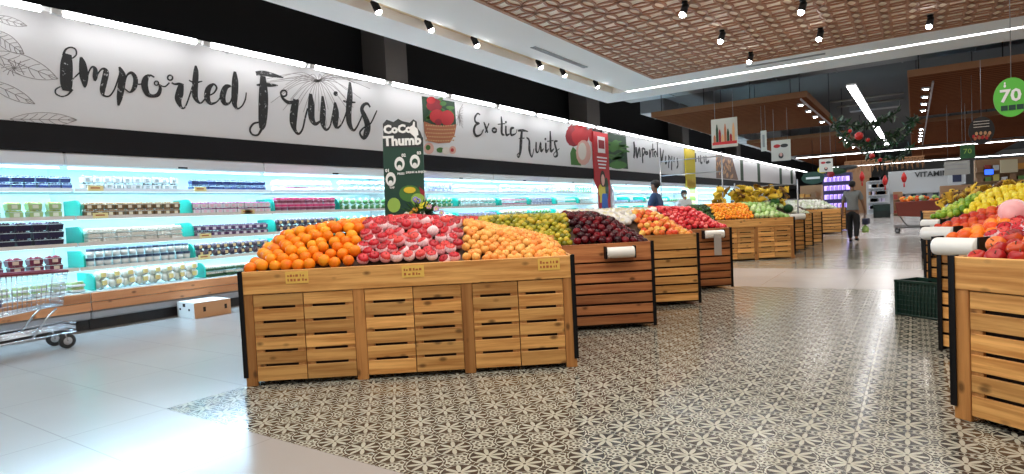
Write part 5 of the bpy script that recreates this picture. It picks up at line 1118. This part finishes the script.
def person(loc, rz, label, hgt, shirt, trousers, stride=.0, arms=((.12, -.05), (-.10, .12)), hair_l='short', mask=False, skin_c=(.24, .12, .07)):
    t = thing('person', loc, rz, label, 'person'); k = hgt / 1.70; t.scale = (k, k, k)
    SK = plain('skin_%s' % str(skin_c), skin_c, .5); HR = plain('hair_black', (.012, .01, .01), .6)
    N = {'pel': (0, 0, .92, .13, .10), 'bel': (0, 0, 1.05, .125, .095), 'che': (0, 0, 1.26, .155, .11), 'nek0': (0, .0, 1.42, .07, .06), 'nek': (0, .005, 1.49, .05), 'hd0': (0, .02, 1.545, .062, .075), 'hd1': (0, .015, 1.61, .078, .095), 'hd2': (0, .01, 1.67, .05, .065)}
    E = [('pel', 'bel'), ('bel', 'che'), ('che', 'nek0'), ('nek0', 'nek'), ('nek', 'hd0'), ('hd0', 'hd1'), ('hd1', 'hd2')]
    feet = []; hands = []
    for s, st, (ay, ey) in ((-1, stride, arms[0]), (1, -stride, arms[1])):
        q = 'L' if s < 0 else 'R'; fy = st
        N['hip' + q] = (s * .09, 0, .86, .095); N['kne' + q] = (s * .10, fy * .45 + .04, .47, .06); N['cal' + q] = (s * .10, fy * .75, .30, .055); N['ank' + q] = (s * .10, fy, .09 + (.05 if fy < 0 else 0), .038); N['toe' + q] = (s * .115, fy + .13, .04 + (.0 if fy < 0 else 0), .035, .028)
        E += [('pel', 'hip' + q), ('hip' + q, 'kne' + q), ('kne' + q, 'cal' + q), ('cal' + q, 'ank' + q), ('ank' + q, 'toe' + q)]
        hx, hy, hz = s * .27, ay + ey, .80
        N['sho' + q] = (s * .175, 0, 1.385, .062); N['elb' + q] = (s * .245, ay, 1.10, .043); N['wri' + q] = (hx, hy, .86, .027); N['pal' + q] = (hx, hy + .01, hz, .022, .036)
        E += [('che', 'sho' + q), ('sho' + q, 'elb' + q), ('elb' + q, 'wri' + q), ('wri' + q, 'pal' + q)]
        for i in range(4):
            dy = (-.030 + .020 * i); L = (.062, .075, .072, .055)[i]
            N[f'f{i}a' + q] = (hx, hy + dy, hz - .045, .0095); N[f'f{i}b' + q] = (hx - s * .012, hy + dy + .004, hz - .045 - L * .55, .0088); N[f'f{i}c' + q] = (hx - s * .032, hy + dy + .006, hz - .045 - L, .0078)
            E += [('pal' + q, f'f{i}a' + q), (f'f{i}a' + q, f'f{i}b' + q), (f'f{i}b' + q, f'f{i}c' + q)]
        N['th1' + q] = (hx - s * .012, hy + .045, hz - .005, .011); N['th2' + q] = (hx - s * .02, hy + .062, hz - .045, .009); E += [('pal' + q, 'th1' + q), ('th1' + q, 'th2' + q)]
        hands.append((hx, hy, hz))
    put('body', skin_mesh('body', N, E, SK), t)
    up = {a: N[a] for a in ('bel', 'pel', 'che', 'nek0', 'shoL', 'shoR')}
    g = lambda n, d: (*n[:3], n[3] + d, (n[4] if len(n) > 4 else n[3]) + d)
    S = {'bel': g(N['bel'], .025), 'che': g(N['che'], .02), 'nk': (0, 0, 1.41, .085, .075), 'hem': (0, 0, .93, .155, .125), 'hem2': (0, 0, .90, .158, .128)}
    SE = [('bel', 'che'), ('che', 'nk'), ('bel', 'hem'), ('hem', 'hem2')]
    for q in 'LR':
        S['s' + q] = g(N['sho' + q], .02); S['e' + q] = tuple(.25 * a + .75 * b_ for a, b_ in zip(N['sho' + q][:3], N['elb' + q][:3])) + (.062, .062); SE += [('che', 's' + q), ('s' + q, 'e' + q)]
    put('shirt', skin_mesh('shirt', S, SE, shirt), t)
    T = {'w': (0, 0, .93, .142, .112), 'pel': g(N['pel'], .015)}; TE = [('w', 'pel')]
    for q in 'LR':
        T['h' + q] = g(N['hip' + q], .018); T['k' + q] = g(N['kne' + q], .025); T['a' + q] = (*N['ank' + q][:2], N['ank' + q][2] + .02, .058, .058); T['c' + q] = g(N['cal' + q], .018); TE += [('pel', 'h' + q), ('h' + q, 'k' + q), ('k' + q, 'c' + q), ('c' + q, 'a' + q)]
        x, y, z_ = N['ank' + q][:3]; b = MB(); b.ball((x, y + .06, z_ - .045), .1, 0, .5, 2, (.48, 1.35, .42)); b.build('shoe', BLACK, t)
    put('trousers', skin_mesh('trousers', T, TE, trousers), t)
    # hair over the back and top of the head, face on +y
    bm = bmesh.new(); bmesh.ops.create_icosphere(bm, subdivisions=3, radius=1)
    for v in bm.verts:
        x, y, z_ = v.co; low = -.75 if hair_l == 'short' else -1.5
        z2 = z_ * (1 if z_ > 0 else (1.0 if y < .1 else .2)); v.co = Vector((x * .092, y * .108 - .006 - (.006 if y > 0 else 0), 1.655 + z2 * (.085 if z_ > 0 else .11 * (1.6 if hair_l != 'short' and y < .2 else 1))))
    b = MB(); b.bm(bm, 0, .5, True); b.build('hair', HR, t)
    b = MB()
    for s in (-1, 1): b.ball((s * .030, .103, 1.612), .011, 0, .5, 1, (1.3, .5, .7)); 
    b.build('eyes', plain('eye_dark', (.02, .015, .015), .3), t)
    b = MB(); b.ball((0, .116, 1.585), .014, 0, .5, 1, (.8, 1, 1.5))
    for s in (-1, 1): b.ball((s * .088, .01, 1.60), .018, 0, .5, 1, (.4, .8, 1.3))
    b.build('nose_and_ears', SK, t)
    if mask: b = MB(); b.ball((0, .082, 1.562), .055, 0, .5, 2, (1.0, .62, .85)); b.build('face_mask', plain('mask_white', (.75, .78, .8), .7), t)
    else: b = MB(); b.ball((0, .104, 1.553), .016, 0, .5, 1, (1.3, .35, .35)); b.build('mouth', plain('lip', (.30, .10, .08), .5), t)
    return t, [Vector(h) * k for h in hands], k
gs = plain('shirt_grey', (.20, .205, .20), .8, var=.1); bt = plain('trousers_black', (.008, .008, .01), .7)
wp_ = at_z(853.5, 242.5)
PW, hd, k = person((wp_.x, wp_.y, 0), -.12, 'person in a grey short sleeved shirt and black trousers walking away down the aisle', 1.66, gs, bt, .13, ((.02, .02), (.06, .10)))
Rm = Matrix.Rotation(-.12, 4, 'Z'); hw = Vector((wp_.x, wp_.y, 0)) + Rm @ hd[1]
t = thing('hand_bag', (hw.x, hw.y, hw.z - .30), -.12, 'small navy bag carried in the walking person\'s right hand', 'bag'); b = MB(); b.bbox(-.05, -.15, 0, .09, .15, .17, .02, 0, .5); b.build('bag_body', plain('bag_navy', (.012, .016, .05), .6), t); b = MB(); b.tube([(0, -.09, .165), (0, -.07, .25), (0, 0, .275), (0, .07, .25), (0, .09, .165)], .007, 6); b.build('bag_strap', BLACK, t)
t = thing('plastic_bag', (hw.x, hw.y - .02, hw.z - .52), -.12, 'pale green plastic bag hanging under the navy bag of the walking person', 'bag'); b = MB()
b.lathe([(0, 0), (.075, .005), (.09, .08), (.07, .16), (.02, .20), (.02, .22), (0, .22)], n=14, fn=lambda a, z_: 1 + .08 * math.sin(5 * a)); b.build('bag_body', plain('bag_lime', (.42, .62, .18), .5), t)
q = at_x(655, 181.5, -4.75); person((q.x, q.y, 0), 1.7, 'person in a dark navy shirt standing at the fridges behind the crates', q.z / 1.0, plain('shirt_navy', (.02, .06, .16), .8), bt, .03)
q = at_x(684, 191, -5.7); person((q.x, q.y, 0), -2.4, 'person in a white shirt and face mask behind the bright red apples', max(1.5, q.z), plain('shirt_white', (.7, .7, .68), .8), bt, .03, hair_l='long', mask=True)

# ------------------------------------------------------------------ far end of the shop
def slab(name, x0, y0, x1, y1, Y, dp, mat_, label, cat, group=None, floor=False):
    """box whose near face fills this part of the view at distance Y"""
    p, q = at_y(x0, y0, Y), at_y(x1, y1, Y); zt, zb = max(p.z, q.z), 0 if floor else min(p.z, q.z)
    t = thing(name, ((p.x + q.x) / 2, Y, zb), 0, label, cat, group); w_ = abs(q.x - p.x) / 2; b = MB(); b.bbox(-w_, 0, 0, w_, dp, zt - zb, .01, 0, .5); b.build('body', mat_, t); return t, w_, zt - zb
SW = plain('shop_white', (.50, .53, .55), .6)
t, w_, h_ = slab('shop_front', 888, 172, 962, 214, 52, 3, SW, 'white pharmacy shop front with dark windows and VITAMIN lettering at the far end', 'shop front', floor=True)
text('lettering_text', 'VITAMIN', .50, CHAR, t, (w_ * .22, -.05, h_ - .35), ext=.03, bold=.01)
for i in range(5):
    b = MB(); x = -w_ + .7 + i * (2 * w_ - 1.0) / 5; b.box(x, -.04, .7, x + (2 * w_ - 1) / 5 - .35, -.01, h_ - 1.7, 0, .5); b.build('window', plain('far_glass', (.05, .10, .12), .15), t)
b = MB(); b.box(-w_, -.5, h_ - 1.65, w_, 0, h_ - 1.5, 0, .5); b.build('ledge', SW, t)
t, w_, h_ = slab('drinks_fridge', 822, 174, 852, 196, 40, 1, plain('fridge_violet', (.03, .02, .08), .5), 'far fridge glowing violet with rows of lit shelves at the end of the aisle', 'display fridge', floor=True)
for k in range(4):
    b = MB(); z0 = h_ * (.25 + .19 * k)
    b.box(-w_ + .1, -.05, z0, w_ - .1, -.01, z0 + .28, 0, .5); b.build('lit_shelf', plain('violet_glow', (.5, .4, .9), .5, emit=(.50, .34, 1.0), es=1.3), t)
    b = MB()
    for i in range(16): b.box(-w_ + .2 + i * (2 * w_ - .4) / 16, -.12, z0, -w_ + .2 + (i + .55) * (2 * w_ - .4) / 16, -.06, z0 + .14 + .08 * (i % 3), i % 3, .5)
    b.build('bottles', [plain('bottle_white', (.8, .8, .85), .3), plain('bottle_violet', (.25, .1, .5), .3), plain('bottle_dark', (.06, .04, .10), .3)], t, kind='stuff')
t, w_, h_ = slab('partition_wall', 842, 168, 872, 212, 54, .5, plain('far_brown', (.34, .19, .10), .7), 'brown timber partition behind the walking person', 'partition', floor=True)
t, w_, h_ = slab('shelf_unit', 866, 182, 890, 214, 50, 1, SW, 'white shelf unit with pale goods between the brown partition and the shop front', 'shelf unit', floor=True)
b = MB()
for k in range(5): b.box(-w_ + .1, -.25, .3 + .5 * k, w_ - .1, 0, .36 + .5 * k, 0, .5)
for k in range(60): b.box(x := random.uniform(-w_ + .1, w_ - .4), -.2, .36 + .5 * (k % 5), x + .22, -.05, .36 + .5 * (k % 5) + .25, 1 + k % 3, .5)
b.build('goods', [SW, plain('g_lilac', (.6, .55, .75), .6), plain('g_white', (.8, .8, .8), .6), plain('g_brown', (.3, .16, .08), .6)], t, kind='stuff')
def wshelf(x0, x1, ytop, Y, label, cols, rows=4):
    t, w_, h_ = slab('wooden_shelf', x0, ytop, x1, 214, Y, .8, plain('far_shelf_wood', (.36, .20, .10), .6), label, 'shelf', floor=True); b = MB()
    for r_ in range(rows):
        z_ = h_ * (.12 + .85 * r_ / rows); b.box(-w_, -.5, z_ - .04, w_, 0, z_, 0, .5)
        n = int(w_ * 2 / .28)
        for i in range(n): x = -w_ + .28 * i; hh = random.uniform(.12, .3); b.box(x + .03, -.42, z_, x + .24, -.08, z_ + hh, 1 + random.randrange(len(cols)), .5)
    b.build('goods', [plain('far_shelf_wood', (.36, .20, .10), .6)] + cols, t, kind='stuff')
gc = [plain('g_orange', (.7, .32, .06), .6), plain('g_yellow', (.75, .6, .15), .6), plain('g_dkred', (.35, .05, .04), .6), plain('g_brown', (.3, .16, .08), .6), plain('g_green', (.12, .25, .05), .6), plain('g_white', (.8, .8, .8), .6)]
wshelf(800, 822, 186, 36, 'low brown shelf of goods left of the violet fridge', gc, 3)
wshelf(893, 903, 192, 44, 'narrow brown shelf of goods behind the dark red cart', gc, 3)
wshelf(975, 1040, 160, 34, 'tall brown shelf of mixed goods at the right edge, under the green oval', gc, 5)
wshelf(940, 976, 186, 30, 'low shelf of brown packets behind the banana crates', gc, 3)
t, w_, h_ = slab('lit_screen', 984, 169, 994, 175, 33, .1, BLACK, 'small blue lit screen above the right shelves', 'screen'); b = MB(); b.box(-w_ * .9, -.02, h_ * .1, w_ * .9, -.005, h_ * .9, 0, .5); b.build('display', plain('screen_blue', (.02, .05, .3), .4, emit=(.03, .12, .9), es=1.6), t)
t, w_, h_ = slab('menu_board', 948, 172, 966, 184, 42, .2, SW, 'white framed board with a dark panel right of the VITAMIN lettering', 'sign'); b = MB(); b.box(-w_ * .5, -.03, h_ * .2, w_ * .5, -.005, h_ * .8, 0, .5); b.build('dark_panel', plain('panel_navy', (.02, .03, .08), .4), t)
t, w_, h_ = slab('menu_board', 1000, 160, 1018, 172, 33, .1, plain('board_cream', (.60, .50, .32), .6), 'cream board standing on the right shelves', 'sign')
for i, (x, y) in enumerate(((862, 177), (885, 181), (904, 178))):
    c = at_y(x, y, 42); t = thing('red_lantern', (c.x, c.y, c.z), 0, ('red hanging ornament left of the white shelf unit', 'red hanging ornament above the white shelf unit', 'red hanging ornament before the shop front')[i], 'ornament'); b = MB()
    t.scale = (.6, .6, .6); b.lathe([(0, -.45), (.14, -.38), (.24, 0), (.14, .38), (.08, .45), (.08, .55), (0, .55)], n=14, fn=lambda a, z_: 1 + .05 * math.cos(10 * a)); b.lathe([(0, -.9), (.08, -.85), (.05, -.45), (0, -.44)], n=8); b.build('lantern_body', ORR, t); b = MB(); b.tube([(0, 0, .54), (0, 0, (4.0 - c.z) / .6)], .015, 4); b.build('string', BLACK, t)
b = MB(); p, q = at_y(845, 172, 46), at_y(925, 170, 46)
for k in range(60):
    x = p.x + (q.x - p.x) * k / 60; b.tube([(x, 46, p.z + .65), (x + .03, 46, p.z + .1 + .2 * math.sin(k * 1.7))], .03, 4)
b.tube([(p.x, 46, p.z + .65), (q.x, 46, p.z + .65)], .05, 5); [b.tube([(x_, 46, p.z + .65), (x_, 46, 6.19)], .02, 4) for x_ in (p.x + .1, q.x - .1)]; b.build('hanging_lamp_string', plain('warm_brown', (.25, .12, .05), .6), label='row of small brown hanging drops before the far shop front', cat='decoration', kind='stuff')
# big hanging bird-like ornament by the garlands
c = at_y(836, 171, 30); t = thing('hanging_ornament', (c.x, c.y, c.z), 0, 'dark and yellow hanging ornament left of the violet fridge', 'ornament'); b = MB()
b.ball((0, 0, 0), .28, 0, .5, 2, (1.6, .7, .6)); b.ball((-.5, 0, .1), .2, 1, .5, 2, (1.2, .7, .8)); b.ball((.45, 0, .12), .22, 2, .5, 2, (1.8, .7, .5)); b.ball((-.2, -.1, -.12), .16, 3, .5, 2); b.build('figure', [PR['dkgreen'], PR['yellow'], CHAR, PR['dkred']], t); b = MB(); b.tube([(0, 0, .15), (0, 0, 4.0 - c.z)], .012, 4); b.build('string', BLACK, t)
for (x0, y0, x1, y1, s) in ((780, 172, 800, 184, 'dark round sign and blue goods above the banana racks'),):
    c = at_y(813, 178, 32); t = thing('round_sign', (c.x, c.y, c.z), 0, 'small dark green round sign above the far bananas', 'sign'); b = MB(); b.prism([(x, -.03, z_) for x, z_ in ell(0, 0, .5, .3, 20)], (0, 1, 0), .06, 0, .5); b.build('disc', DGR, t); b = MB(); b.tube([(0, 0, .29), (0, 0, 4.05 - c.z)], .012, 4); b.build('string', BLACK, t); b = MB(); b.box(-.3, -.045, -.05, .3, -.031, .05, 0, .5); b.build('print', WTX, t)

# drop the source objects that only served as patterns
kidmap = children_of()
for o in protos:
    for k_ in kidmap.get(o, []): bpy.data.objects.remove(k_)
    bpy.data.objects.remove(o)
